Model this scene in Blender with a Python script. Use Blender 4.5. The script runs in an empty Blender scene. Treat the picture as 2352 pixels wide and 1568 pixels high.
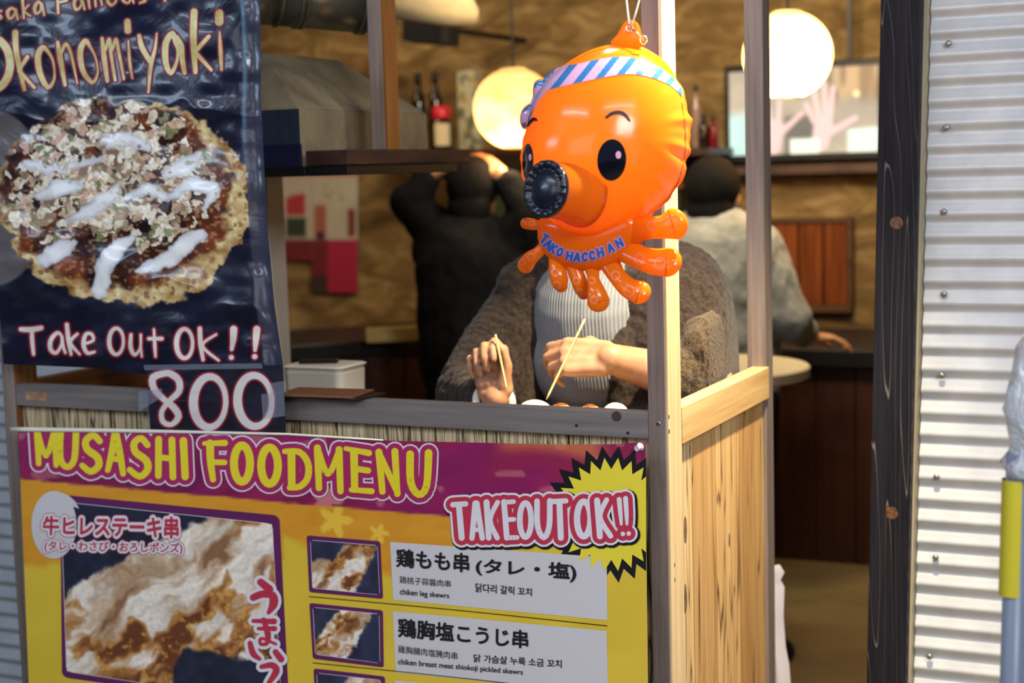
import bpy, bmesh, math, random
import numpy as np
from mathutils import Vector, Matrix
from mathutils.bvhtree import BVHTree
random.seed(5); np.random.seed(5)
scene = bpy.context.scene
COL = scene.collection
PI = math.pi

# ------------------------------------------------------------ camera, light, exposure
FPX, IW, IH = 3513.0, 2352.0, 1568.0
CAM = Vector((0, 0, 1.45))
YAW, PITCH, ROLL = math.radians(25.43), math.radians(6.49), math.radians(-1.627)
_f = Vector((-math.sin(YAW)*math.cos(PITCH), math.cos(YAW)*math.cos(PITCH), -math.sin(PITCH)))
_r = Vector((math.cos(YAW), math.sin(YAW), 0)); _u = _r.cross(_f)
RGT = _r*math.cos(ROLL) + _u*math.sin(ROLL); UPV = -_r*math.sin(ROLL) + _u*math.cos(ROLL); FWD = _f
cd = bpy.data.cameras.new('camera'); co = bpy.data.objects.new('camera', cd); COL.objects.link(co)
co.matrix_world = Matrix(((RGT.x, UPV.x, -FWD.x, CAM.x), (RGT.y, UPV.y, -FWD.y, CAM.y), (RGT.z, UPV.z, -FWD.z, CAM.z), (0, 0, 0, 1)))
cd.sensor_width = 36; cd.lens = FPX/IW*36; cd.clip_start = 0.05; cd.clip_end = 60
cd.dof.use_dof = True; cd.dof.focus_distance = 2.62; cd.dof.aperture_fstop = 3.1
scene.camera = co
vs = scene.view_settings
vs.view_transform = 'Standard'; vs.look = 'None'; vs.gamma = 1; vs.exposure = 0.0
vs.use_curve_mapping = False

world = bpy.data.worlds.new('night_street'); scene.world = world; world.use_nodes = True
wb = world.node_tree.nodes['Background']; wb.inputs[0].default_value = (0.40, 0.50, 0.75, 1); wb.inputs[1].default_value = 0.17

def light(name, kind, loc, energy, col, size=0.1, size_y=None, aim=None, spot=None, blend=0.4):
    l = bpy.data.lights.new(name, kind); l.energy = energy; l.color = col
    if kind == 'AREA':
        l.size = size
        if size_y: l.shape = 'RECTANGLE'; l.size_y = size_y
    else:
        l.shadow_soft_size = size
        if kind == 'SPOT': l.spot_size = math.radians(spot); l.spot_blend = blend
    o = bpy.data.objects.new(name, l); COL.objects.link(o); o.location = loc
    if aim is not None:
        o.rotation_euler = (Vector(aim) - Vector(loc)).to_track_quat('-Z', 'Y').to_euler()
    return o
# bare bulb clipped to the frame of the stall just above the picture, right of the corner post
light('stall_bulb', 'SPOT', (-0.50, 2.535, 2.30), 360, (1.0, 0.83, 0.56), 0.03, aim=(-0.84, 2.56, 0.9), spot=66, blend=0.75)
# warm lamp under the roof of the stall, over the counter
light('counter_lamp', 'SPOT', (-1.15, 2.78, 2.35), 18, (1.0, 0.90, 0.74), 0.05, aim=(-1.2, 2.85, 0.9), spot=110, blend=0.7)
# fluorescent tubes of the arcade over the street, then unseen fills
light('street_tube_a', 'AREA', (-2.2, -0.6, 3.6), 39, (0.76, 0.86, 1.0), 2.6, 0.12, aim=(-1.6, 2.5, 0.9))
light('street_tube_b', 'AREA', (0.9, 0.3, 3.4), 18, (0.80, 0.88, 1.0), 2.2, 0.12, aim=(-0.2, 3.2, 1.2))
light('wall_front_fill', 'AREA', (1.5, 0.0, 2.6), 80, (0.96, 0.97, 1.0), 1.2, 0.8, aim=(-0.3, 3.2, 1.4))  # unseen panel added to light the corrugated wall from the front
light('wall_low_fill', 'AREA', (1.9, 0.4, 0.9), 3, (1.0, 0.92, 0.78), 0.8, 1.4, aim=(0.0, 3.2, 0.7))  # unseen low fill for the bottom of the right-hand wall
light('street_low_fill', 'AREA', (-1.2, -1.2, 1.9), 16, (0.9, 0.93, 1.0), 2.0, 1.2, aim=(-1.6, 2.5, 0.7))
light('banner_sheen_fill', 'AREA', (-4.5, -0.9, 2.75), 30, (0.62, 0.78, 1.0), 1.5, 0.5, aim=(-2.0, 2.5, 1.7))  # unseen panel added so the banner mirrors a bluish sheen
# warm down lights in the shop
light('shop_light_a', 'AREA', (-1.4, 4.3, 2.62), 84, (1.0, 0.84, 0.54), 1.2, 0.6, aim=(-1.4, 6.5, 0.75))
light('shop_light_b', 'AREA', (-3.6, 5.0, 2.55), 8, (1.0, 0.74, 0.42), 1.0, 0.5, aim=(-3.8, 6.4, 1.1))
light('shop_front_fill', 'AREA', (-1.3, 3.7, 2.62), 4, (1.0, 0.90, 0.74), 0.9, 0.4, aim=(-1.5, 5.0, 0.8))  # unseen fill added to brighten the shirt from the front

# ------------------------------------------------------------ geometry helpers
def ray(px, py):
    return RGT*((px-IW/2)/FPX) + UPV*(-(py-IH/2)/FPX) + FWD
def P(px, py, Y):
    d = ray(px, py); return CAM + d*(Y/d.y)
def PX(px, py, X):
    d = ray(px, py); return CAM + d*(X/d.x)
def PZ(px, py, Z):
    d = ray(px, py); return CAM + d*((Z-CAM.z)/d.z)
def PD(px, py, Y, depth_off):      # same sight line, pushed off along world Y
    return P(px, py, Y + depth_off)
def mpp(Y, px=1176, py=784):       # metres per pixel near that spot
    return (P(px+1, py, Y)-P(px, py, Y)).length

ORG = {}
class MB:
    def __init__(s): s.v = []; s.f = []; s.m = []
    def add(s, V, F, mi=0):
        n = len(s.v); s.v += [Vector(p) for p in V]
        for q in F: s.f.append(tuple(i+n for i in q)); s.m.append(mi)
        return s
    def box(s, x0, x1, y0, y1, z0, z1, mi=0):
        V = [(x, y, z) for x in (x0, x1) for y in (y0, y1) for z in (z0, z1)]
        return s.add(V, [(0,1,3,2),(4,6,7,5),(0,4,5,1),(2,3,7,6),(0,2,6,4),(1,5,7,3)], mi)
    def hexa(s, V, mi=0):          # 4 bottom, 4 top (same order)
        return s.add(V, [(3,2,1,0),(4,5,6,7),(0,1,5,4),(1,2,6,5),(2,3,7,6),(3,0,4,7)], mi)
    def obox(s, c, ex, ey, ez, mi=0):
        c, ex, ey, ez = Vector(c), Vector(ex), Vector(ey), Vector(ez)
        return s.hexa([c-ex-ey-ez, c+ex-ey-ez, c+ex+ey-ez, c-ex+ey-ez, c-ex-ey+ez, c+ex-ey+ez, c+ex+ey+ez, c-ex+ey+ez], mi)
    def tube(s, pts, rad, n=12, mi=0, cap=True, flat=None):
        pts = [Vector(p) for p in pts]
        if not hasattr(rad, '__len__'): rad = [rad]*len(pts)
        rings = []; prev = None
        for i, p in enumerate(pts):
            t = (pts[min(i+1, len(pts)-1)] - pts[max(i-1, 0)]).normalized()
            if prev is None:
                a = Vector((0, 0, 1)) if abs(t.z) < .9 else Vector((1, 0, 0))
                if flat is not None: a = Vector(flat)
                u = (a - t*a.dot(t)).normalized()
            else: u = (prev - t*prev.dot(t)).normalized()
            prev = u; w = t.cross(u)
            r = rad[i]; ra, rb = (r if hasattr(r, '__len__') else (r, r))
            rings.append([p + u*(ra*math.cos(2*PI*k/n)) + w*(rb*math.sin(2*PI*k/n)) for k in range(n)])
        V = [q for r in rings for q in r]; F = []
        for i in range(len(pts)-1):
            for k in range(n):
                F.append((i*n+k, i*n+(k+1) % n, (i+1)*n+(k+1) % n, (i+1)*n+k))
        if cap: F.append(tuple(range(n-1, -1, -1))); F.append(tuple((len(pts)-1)*n+k for k in range(n)))
        return s.add(V, F, mi)
    def lathe(s, c, prof, n=32, axis=(0, 0, 1), mi=0):
        ax = Vector(axis).normalized(); a = Vector((1, 0, 0)) if abs(ax.x) < .9 else Vector((0, 1, 0))
        u = (a-ax*a.dot(ax)).normalized(); w = ax.cross(u); c = Vector(c); V = []; F = []
        for r, h in prof:
            for k in range(n): V.append(c+ax*h+u*(r*math.cos(2*PI*k/n))+w*(r*math.sin(2*PI*k/n)))
        for i in range(len(prof)-1):
            for k in range(n): F.append((i*n+k, i*n+(k+1) % n, (i+1)*n+(k+1) % n, (i+1)*n+k))
        F.append(tuple(range(n-1, -1, -1))); F.append(tuple((len(prof)-1)*n+k for k in range(n)))
        return s.add(V, F, mi)
    def ball(s, c, r, nu=20, nv=12, mi=0):
        if not hasattr(r, '__len__'): r = (r, r, r)
        c = Vector(c); V = []; F = []
        for j in range(1, nv):
            t = PI*j/nv
            for i in range(nu):
                p = 2*PI*i/nu; V.append(c+Vector((r[0]*math.sin(t)*math.cos(p), r[1]*math.sin(t)*math.sin(p), r[2]*math.cos(t))))
        V.append(c+Vector((0, 0, r[2]))); V.append(c-Vector((0, 0, r[2]))); a, b = len(V)-2, len(V)-1
        for j in range(nv-2):
            for i in range(nu): F.append((j*nu+i, (j+1)*nu+i, (j+1)*nu+(i+1) % nu, j*nu+(i+1) % nu))
        for i in range(nu):
            F.append((a, i, (i+1) % nu)); F.append((b, (nv-2)*nu+(i+1) % nu, (nv-2)*nu+i))
        return s.add(V, F, mi)
    def build(s, name, mats, parent=None, loc=None, bevel=0, smooth=False, sub=0, col=None):
        if not isinstance(mats, (list, tuple)): mats = [mats]
        if parent is not None: base = ORG[parent]
        elif loc is not None: base = Vector(loc)
        else:
            xs = [v.x for v in s.v]; ys = [v.y for v in s.v]; zs = [v.z for v in s.v]
            base = Vector(((min(xs)+max(xs))/2, (min(ys)+max(ys))/2, min(zs)))
        me = bpy.data.meshes.new(name); me.from_pydata([tuple(v-base) for v in s.v], [], s.f)
        for m in mats: me.materials.append(m)
        me.polygons.foreach_set('material_index', s.m)
        if smooth: me.polygons.foreach_set('use_smooth', [True]*len(me.polygons))
        me.update()
        o = bpy.data.objects.new(name, me); COL.objects.link(o)
        if parent is None: o.location = base
        else: o.parent = parent
        ORG[o] = base
        if col is not None:
            ca = me.color_attributes.new('print', 'FLOAT_COLOR', 'POINT')
            ca.data.foreach_set('color', np.concatenate([np.asarray(col, np.float32), np.ones((len(col), 1), np.float32)], 1).ravel())
        if bevel:
            b = o.modifiers.new('edge', 'BEVEL'); b.width = bevel; b.segments = 2; b.limit_method = 'ANGLE'
        if sub:
            b = o.modifiers.new('smooth', 'SUBSURF'); b.levels = sub; b.render_levels = sub
        return o
def tag(o, label=None, cat=None, group=None, kind=None):
    if label: o['label'] = label
    if cat: o['category'] = cat
    if group: o['group'] = group
    if kind: o['kind'] = kind
    return o
def empty(name, loc, label, cat, group=None):
    o = bpy.data.objects.new(name, None); COL.objects.link(o); o.location = loc; o.empty_display_size = .1
    ORG[o] = Vector(loc); return tag(o, label, cat, group)

# remeshed bodies: tapered capsules and ellipsoids fused to one surface
def fuse(name, prims, voxel, mat, parent=None, smooth=3, loc=None, disp=None, keep=None):
    mb = MB()
    for p in prims:
        if p[0] == 'c':
            a, b, ra, rb = Vector(p[1]), Vector(p[2]), p[3], p[4]
            d = (b-a)
            if d.length < 1e-6: continue
            dn = d.normalized(); prof = []
            for k in range(7):
                t = PI/2*(1-k/6); prof.append((max(1e-5, ra*math.cos(t)), -ra*math.sin(t)))
            for k in range(1, 7):
                t = PI/2*k/6; prof.append((max(1e-5, rb*math.cos(t)), d.length+rb*math.sin(t)))
            prof.insert(7, (rb, d.length))
            mb.lathe(a, prof, 18, dn)
        else:
            mb.ball(p[1], p[2], 24, 16)
    me = bpy.data.meshes.new('tmp'); me.from_pydata([tuple(v) for v in mb.v], [], mb.f); me.update()
    t = bpy.data.objects.new('tmp', me); COL.objects.link(t)
    r = t.modifiers.new('r', 'REMESH'); r.mode = 'VOXEL'; r.voxel_size = voxel; r.adaptivity = 0
    if smooth:
        q = t.modifiers.new('s', 'SMOOTH'); q.factor = .5; q.iterations = smooth
    dg = bpy.context.evaluated_depsgraph_get(); dg.update()
    m2 = bpy.data.meshes.new_from_object(t.evaluated_get(dg))
    bpy.data.objects.remove(t); bpy.data.meshes.remove(me)
    n = len(m2.vertices); co_ = np.empty(n*3); m2.vertices.foreach_get('co', co_); co_ = co_.reshape(-1, 3)
    if disp is not None:
        no = np.empty(n*3); m2.vertices.foreach_get('normal', no); no = no.reshape(-1, 3)
        co_ = disp(co_, no)
    base = ORG[parent] if parent is not None else (Vector(loc) if loc is not None else Vector((co_[:, 0].mean(), co_[:, 1].mean(), co_[:, 2].min())))
    m2.vertices.foreach_set('co', (co_-np.array(base)).ravel())
    m2.polygons.foreach_set('use_smooth', [True]*len(m2.polygons)); m2.update()
    m2.name = name; m2.materials.clear(); m2.materials.append(mat)
    o = bpy.data.objects.new(name, m2); COL.objects.link(o)
    if parent is not None: o.parent = parent
    else: o.location = base
    ORG[o] = base
    return o

# numpy value noise used for printed pictures and cloth folds
def _hash(ix, iy, s):
    h = (ix.astype(np.int64)*374761393 + iy.astype(np.int64)*668265263 + s*974711) & 0x7fffffff
    h = ((h ^ (h >> 13))*1274126177) & 0x7fffffff
    return ((h ^ (h >> 16)) & 0xffff)/65535.0
def vn(x, y, s=0):
    x = np.asarray(x, float); y = np.asarray(y, float)
    ix, iy = np.floor(x), np.floor(y); fx, fy = x-ix, y-iy
    fx = fx*fx*(3-2*fx); fy = fy*fy*(3-2*fy)
    a = _hash(ix, iy, s); b = _hash(ix+1, iy, s); c = _hash(ix, iy+1, s); d = _hash(ix+1, iy+1, s)
    return (a*(1-fx)+b*fx)*(1-fy)+(c*(1-fx)+d*fx)*fy
def fbm(x, y, s=0, o=4):
    r = 0; a = .5
    for k in range(o): r = r+a*vn(x*2**k, y*2**k, s+k*17); a *= .5
    return r/(1-.5**o)
def cells(x, y, s=0):              # nearest jittered cell: id noise, distance
    ix, iy = np.floor(x), np.floor(y); best = np.full(np.shape(x), 9.); idn = np.zeros(np.shape(x)); id2 = idn.copy()
    for dx in (-1, 0, 1):
        for dy in (-1, 0, 1):
            cx, cy = ix+dx, iy+dy
            d = np.hypot(cx+_hash(cx, cy, s)-x, cy+_hash(cx, cy, s+5)-y)
            m = d < best; best = np.where(m, d, best); idn = np.where(m, _hash(cx, cy, s+9), idn); id2 = np.where(m, _hash(cx, cy, s+13), id2)
    return idn, best, id2
def lin(c):                        # sRGB 0..255 to linear
    c = np.asarray(c, float)/255
    return np.where(c <= .04045, c/12.92, ((c+.055)/1.055)**2.4)
def L4(*c): return tuple(float(v) for v in lin(c))+(1,)

# ------------------------------------------------------------ materials
def mat(name, col=(.5, .5, .5, 1), rough=.6, metal=0, spec=.5, emit=None, es=0, coat=0, sss=0):
    m = bpy.data.materials.new(name); m.use_nodes = True; b = m.node_tree.nodes['Principled BSDF']
    b.inputs['Base Color'].default_value = col; b.inputs['Roughness'].default_value = rough; b.inputs['Metallic'].default_value = metal
    b.inputs['Specular IOR Level'].default_value = spec; b.inputs['Coat Weight'].default_value = coat
    if emit: b.inputs['Emission Color'].default_value = emit; b.inputs['Emission Strength'].default_value = es
    return m
def nodes(m): return m.node_tree.nodes, m.node_tree.links, m.node_tree.nodes['Principled BSDF']
def ramp(N, stops):
    r = N.new('ShaderNodeValToRGB'); e = r.color_ramp.elements
    while len(e) > 1: e.remove(e[-1])
    e[0].position, e[0].color = stops[0]
    for p, c in stops[1:]:
        k = e.new(p); k.color = c
    return r
def coords(N, L, scale, rot=(0, 0, 0), loc=(0, 0, 0)):
    t = N.new('ShaderNodeTexCoord'); mp = N.new('ShaderNodeMapping'); mp.inputs['Scale'].default_value = scale
    mp.inputs['Rotation'].default_value = rot; mp.inputs['Location'].default_value = loc
    L.new(t.outputs['Object'], mp.inputs['Vector']); return mp
def noise(N, L, vec, scale, detail=4, rough=.6, dist=0):
    n = N.new('ShaderNodeTexNoise'); n.inputs['Scale'].default_value = scale; n.inputs['Detail'].default_value = detail
    n.inputs['Roughness'].default_value = rough; n.inputs['Distortion'].default_value = dist
    L.new(vec, n.inputs['Vector']); return n
def bump(N, L, b, h, st=.3, d=.01):
    k = N.new('ShaderNodeBump'); k.inputs['Strength'].default_value = st; k.inputs['Distance'].default_value = d
    L.new(h, k.inputs['Height']); L.new(k.outputs[0], b.inputs['Normal']); return k
def mottled(name, stops, scale=(1, 1, 1), nscale=8, rough=.7, bst=.2, bd=.005, detail=6, dist=0, metal=0, spec=.5, coat=0):
    m = mat(name, rough=rough, metal=metal, spec=spec, coat=coat); N, L, b = nodes(m)
    mp = coords(N, L, scale); n = noise(N, L, mp.outputs[0], nscale, detail, .6, dist)
    r = ramp(N, stops); L.new(n.outputs['Fac'], r.inputs[0]); L.new(r.outputs[0], b.inputs['Base Color'])
    if bst: bump(N, L, b, n.outputs['Fac'], bst, bd)
    return m
def wood(name, dark, light_, axis='z', fine=90, streak=14, rough=.6, line=None, lineamt=.0, knots=0, contrast=.5):
    """grain stretched along one axis; optional dark growth lines and knots"""
    m = mat(name, rough=rough); N, L, b = nodes(m)
    k = .045; sc = {'z': (1, 1, k), 'x': (k, 1, 1), 'y': (1, k, 1)}[axis]
    mp = coords(N, L, sc)
    n1 = noise(N, L, mp.outputs[0], streak, 5, .65, .6); n2 = noise(N, L, mp.outputs[0], fine, 4, .6, .2)
    mx = N.new('ShaderNodeMath'); mx.operation = 'MULTIPLY_ADD'; L.new(n2.outputs['Fac'], mx.inputs[0]); mx.inputs[1].default_value = .5
    mm = N.new('ShaderNodeMath'); mm.operation = 'MULTIPLY'; L.new(n1.outputs['Fac'], mm.inputs[0]); mm.inputs[1].default_value = .5
    L.new(mm.outputs[0], mx.inputs[2])
    r = ramp(N, [(.5-contrast*.25, dark), (.5+contrast*.25, light_)]); L.new(mx.outputs[0], r.inputs[0])
    out = r.outputs[0]
    if line:
        w = N.new('ShaderNodeTexNoise'); w.inputs['Scale'].default_value = streak*1.7; w.inputs['Detail'].default_value = 1.5; w.inputs['Distortion'].default_value = .35
        L.new(mp.outputs[0], w.inputs['Vector'])
        q = N.new('ShaderNodeMath'); q.operation = 'MULTIPLY'; q.inputs[1].default_value = 9; L.new(w.outputs['Fac'], q.inputs[0])
        fr = N.new('ShaderNodeMath'); fr.operation = 'PINGPONG'; fr.inputs[1].default_value = .5; L.new(q.outputs[0], fr.inputs[0])
        rr = ramp(N, [(0, (1, 1, 1, 1)), (lineamt, (0, 0, 0, 1))]); L.new(fr.outputs[0], rr.inputs[0])
        mix = N.new('ShaderNodeMix'); mix.data_type = 'RGBA'; L.new(rr.outputs[0], mix.inputs[0]); L.new(out, mix.inputs[6]); mix.inputs[7].default_value = line
        out = mix.outputs[2]
    L.new(out, b.inputs['Base Color']); bump(N, L, b, mx.outputs[0], .25, .004)
    return m
def printed(name, rough=.5, spec=.5, coat=0, bst=0, bscale=40, emit=0):
    m = mat(name, rough=rough, spec=spec, coat=coat); N, L, b = nodes(m)
    a = N.new('ShaderNodeVertexColor'); a.layer_name = 'print'; L.new(a.outputs[0], b.inputs['Base Color'])
    if emit: L.new(a.outputs[0], b.inputs['Emission Color']); b.inputs['Emission Strength'].default_value = emit; b.inputs['Base Color'].default_value = (0, 0, 0, 1)
    if bst:
        mp = coords(N, L, (1, 1, 1)); n = noise(N, L, mp.outputs[0], bscale, 3, .6, 1.5); bump(N, L, b, n.outputs['Fac'], bst, .01)
    return m
M = {}
M['post'] = wood('weathered_post_wood', L4(104, 90, 82), L4(140, 124, 116), 'z', 110, 20)
M['rail'] = wood('weathered_rail_wood', L4(92, 86, 84), L4(124, 116, 112), 'x', 70, 10)
M['fresh'] = wood('lamplit_pine', L4(206, 174, 124), L4(234, 208, 164), 'z', 80, 12, .5)
M['fresh_y'] = wood('pale_pine_rail', L4(190, 150, 92), L4(222, 188, 132), 'y', 60, 8, .5)
M['plank'] = wood('streaked_pine_plank', L4(188, 140, 82), L4(228, 192, 134), 'z', 60, 9, .5, L4(84, 52, 28), .15)
M['plank_front'] = wood('charred_streak_plank', L4(176, 152, 112), L4(206, 186, 148), 'z', 160, 34, .6, L4(34, 24, 18), .30)
for k_, (d_, l_) in enumerate(((L4(176, 128, 72), L4(214, 172, 112)), (L4(200, 152, 92), L4(232, 194, 134)), (L4(206, 166, 108), L4(238, 208, 156)))): M['plank%d' % k_] = wood('streaked_pine_plank', d_, l_, 'z', 60, 9+k_*3, .5, L4(92, 58, 32), .075+.02*k_)
M['gap'] = mat('dark_joint', L4(24, 18, 14), .9)
M['black_wood'] = wood('black_stained_timber', L4(15, 15, 21), L4(34, 33, 41), 'z', 130, 12, .55, L4(110, 104, 104), .022)
M['brown_wood'] = wood('brown_timber', L4(96, 58, 22), L4(150, 98, 44), 'z', 70, 12)
M['dark_panel'] = wood('dark_panelling', L4(44, 20, 12), L4(70, 34, 20), 'z', 50, 7, .45)
M['black'] = mat('black_plastic', L4(14, 14, 17), .4)
M['black_matte'] = mat('black_matte', L4(16, 14, 14), .8)
M['steel'] = mat('galvanised_steel', L4(186, 188, 190), .34, .85)
M['screw'] = mat('screw_steel', L4(150, 152, 154), .35, .8)
M['white'] = mat('white_plastic', L4(228, 222, 206), .45)
M['plaster'] = mottled('earthen_plaster', [(.28, L4(84, 62, 34)), (.5, L4(132, 104, 62)), (.70, L4(184, 152, 104))], (1, 1, 2.4), 4.2, .9, .6, .02, 12, .8)
M['floor'] = mottled('concrete_floor', [(.3, L4(84, 70, 44)), (.7, L4(122, 104, 68))], (1, 1, 1), 3, .55, .1, .004)
M['ceiling'] = mat('ceiling_board', L4(70, 54, 38), .9)
M['black_wood'].node_tree.nodes['Principled BSDF'].inputs['Specular IOR Level'].default_value = .15
M['pale_edge'] = wood('pale_raw_edge', L4(150, 138, 112), L4(190, 178, 150), 'z', 60, 10)

# ------------------------------------------------------------ setting
def struct(o, label): return tag(o, label, None, None, 'structure')
YW = 3.2                            # plane of the shop front
struct(MB().box(-7, 3, -4, 8, -.05, 0).build('floor', M['floor']), 'worn olive brown concrete floor')
struct(MB().box(-5.2, 1.4, 6.5, 6.6, 0, 2.7).build('wall_back', M['plaster']), 'rough golden brown plaster wall at the back of the shop')
struct(MB().box(-5.3, -5.2, 3.3, 6.6, 0, 2.7).build('wall_left', M['plaster']), 'rough plaster wall on the left of the shop')
struct(MB().box(1.4, 1.5, 3.3, 6.6, 0, 2.7).build('wall_right', M['plaster']), 'rough plaster wall on the right of the shop')
struct(MB().box(-5.3, 1.5, 3.26, 6.6, 2.7, 2.78).build('ceiling', M['ceiling']), 'dark ceiling of the shop')
def lean(p0, p1, z):                # point at height z on the line through two points
    t = (z-p0.z)/(p1.z-p0.z); return p0+(p1-p0)*t
eA, eB = P(2037, 0, YW), P(2004, 1568, YW); eC, eD = P(2129, 0, YW), P(2092, 1568, YW); eE, eF = P(2139, 0, YW), P(2099, 1568, YW)
def leanbox(a0, a1, b0, b1, z0, z1, y0, y1):
    V = []
    for z in (z0, z1):
        xa, xb = lean(a0, a1, z).x, lean(b0, b1, z).x
        V += [(xa, y0, z), (xb, y0, z), (xb, y1, z), (xa, y1, z)]
    return MB().hexa(V)
knotm = mottled('wood_knot', [(.35, L4(44, 28, 20)), (.65, L4(112, 74, 42))], nscale=140, rough=.5)
tr = struct(leanbox(eA, eB, eC, eD, 0, 2.75, YW-.06, YW+.06).build('trim_1', M['black_wood'], bevel=.002), 'tall black stained timber post with pale grain at the shop opening')
for kx, ky in ((2059, 512), (2048, 1178)):
    c = P(kx, ky, YW-.0605)
    mb = MB(); mb.lathe(c, [(.002, -.0008), (.010, .0004), (.013, 0)], 20, (0, -1, 0)); mb.build('knot', knotm, tr)
struct(leanbox(eC, eD, eC+(eE-eC)*.72, eD+(eF-eD)*.72, 0, 2.75, YW-.03, YW+.05).build('trim_2', M['pale_edge']), 'narrow pale raw wood edge beside the black post')

def corrugated(name, xa, xb, z0, z1, pitch, amp, label, phase=0):
    n = int((z1-z0)/pitch*14); V = []; F = []
    xs = [0, 1]
    for i in range(n+1):
        z = z0+(z1-z0)*i/n; a = 2*PI*(z/pitch)+phase
        s = math.sin(a); y = YW - amp*(s+.22*math.sin(2*a))
        for k in xs:
            x = (xa(z) if k == 0 else xb(z)); V.append((x, y, z))
    for i in range(n): F.append((2*i, 2*i+1, 2*i+3, 2*i+2))
    mb = MB(); mb.add(V, F); mb.add([(v[0], v[1]+.001, v[2]) for v in V], [q[::-1] for q in F])
    o = mb.build(name, M['corr'], smooth=True, loc=(0, YW, 0)); return struct(o, label)
M['corr'] = mottled('corrugated_galvanised_sheet', [(.3, L4(186, 189, 192)), (.7, L4(203, 205, 205))], (1, 1, 1), 14, .42, .05, .002, 3, 0, .25)
PITCH_C = .0456
corr = corrugated('wall_front_right', lambda z: lean(eE, eF, z).x, lambda z: 2.2, 0, 3.0, PITCH_C, .0046, 'silvery corrugated metal wall to the right of the black post')
corrugated('wall_front_left', lambda z: -7.0, lambda z: -2.24, 0, 3.0, PITCH_C, .0075, 'corrugated metal wall to the left of the stall')
sc0 = [(2179, 100), (2174, 293), (2168, 486), (2168, 675), (2163, 862), (2151, 1095), (2149, 1280), (2135, 1507)]
for x, y in sc0:
    p = P(x, y, YW-.008); p.y = YW-.010
    mb = MB(); mb.lathe(p, [(.0065, -.004), (.0065, 0), (.0055, .0022), (.0025, .003)], 14, (0, -1, 0)); mb.build('screw', M['screw'], corr, smooth=True)
struct(MB().box(-2.24, P(653, 500, YW+.05).x, YW-.02, YW+.05, 0, P(640, 380, YW).z).build('trim_3', mat('off_white_paint', L4(196, 190, 178), .6)), 'off white upright at the left of the shop opening')
# ------------------------------------------------------------ the stall
XL, XR, YF, YB = -2.418, -0.895, 2.5, 3.195
ZT = 1.0145
stall = empty('food_stall', ((XL+XR)/2, 2.85, 0), 'open wooden food stall with grey weathered rails and streaked pine planks', 'stall')
MB().box(XR-.033, XR, YF, YF+.070, 0, 2.26).build('corner_post', [M['post']], stall, bevel=.0015)
# lamplight on the side of the corner post, put into a thin paler board
MB().box(XR-.0004, XR+.0045, YF+.0015, YF+.070, 0, 2.26).build('post_lit_side', M['fresh'], stall, bevel=.001)
MB().box(XL, XL+.033, YF, YF+.070, 0, 2.26).build('left_post', M['post'], stall, bevel=.0015)
MB().box(XL+.0328, XL+.0350, YF+.002, YF+.070, 0, 2.26).build('post_lit_side', M['brown_wood'], stall)  # warm light on the post's inner side, put in as a brown strip
yb0 = PX(1759, 850, XR).y
MB().box(XR-.040, XR, yb0, yb0+.055, 0, 2.26).build('rear_post', M['post'], stall, bevel=.0015)
MB().box(XL, XL+.035, yb0, yb0+.055, 0, 2.26).build('rear_post', M['post'], stall, bevel=.0015)
zrb = P(900, 977, YF).z
MB().box(XL+.033, XR-.033, YF+.002, YF+.034, zrb, ZT).build('front_rail', M['rail'], stall, bevel=.0012)
zsb = PX(1561, 1020, XR).z
sr = MB().box(XR-.030, XR+.006, YF+.072, yb0+.004, zsb, ZT+.0005).build('side_rail', M['fresh_y'], stall, bevel=.0012)
MB().box(XL, XL+.030, YF+.072, yb0+.004, zsb, ZT).build('side_rail', wood('brown_rail_wood', L4(100, 58, 22), L4(150, 92, 40), 'y', 60, 8), stall, bevel=.0012)
MB().box(XL+.033, XR-.033, YF+.0, YF+.034, 2.21, 2.26).build('header_beam', M['rail'], stall, bevel=.0012)
MB().box(XL, XL+.033, YF+.072, yb0, 2.21, 2.26).build('top_beam', M['fresh_y'], stall)
MB().box(XR-.033, XR, YF+.072, yb0, 2.21, 2.26).build('top_beam', M['fresh_y'], stall)
# front planks
jx = [38, 166, 303, 447, 600, 762, 930, 1106, 1296, 1487]; ex = [P(x, 985, YF).x for x in jx]; ex[0] = XL+.033; ex[-1] = XR-.033
mb = MB(); mb.box(ex[0], ex[-1], YF+.030, YF+.034, .06, zrb+.01, 1)
for a, b in zip(ex[:-1], ex[1:]): mb.box(a+.0022, b-.0022, YF+.018, YF+.0305, .06, zrb+.002, 0)
mb.build('front_panel', [M['plank_front'], M['gap']], stall, bevel=.0008)
js = [PX(x, 1010, XR).y for x in (1596, 1651, 1701.5)]; ys = [YF+.070]+js+[yb0]
mb = MB(); mb.box(XR-.024, XR-.019, ys[0], ys[-1], .06, zsb+.01, 1)
for (a, b), k in zip(zip(ys[:-1], ys[1:]), (2, 0, 1, 0, 2)): mb.box(XR-.0195, XR-.006, a+.003, b-.003, .06, zsb+.002, (0, 2, 3)[k])
mb.build('side_panel', [M['plank0'], M['gap'], M['plank1'], M['plank2']], stall, bevel=.001)
mb = MB(); mb.box(XL+.004, XL+.02, YF+.07, yb0, .06, zsb+.01); mb.build('side_panel', M['brown_wood'], stall)
ZW = .953                                                     # worktop of the stall, a little below the rails
MB().box(XL+.034, XR-.034, YF+.036, 2.895, ZW-.025, ZW).build('worktop', M['dark_panel'], stall, bevel=.001)
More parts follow.
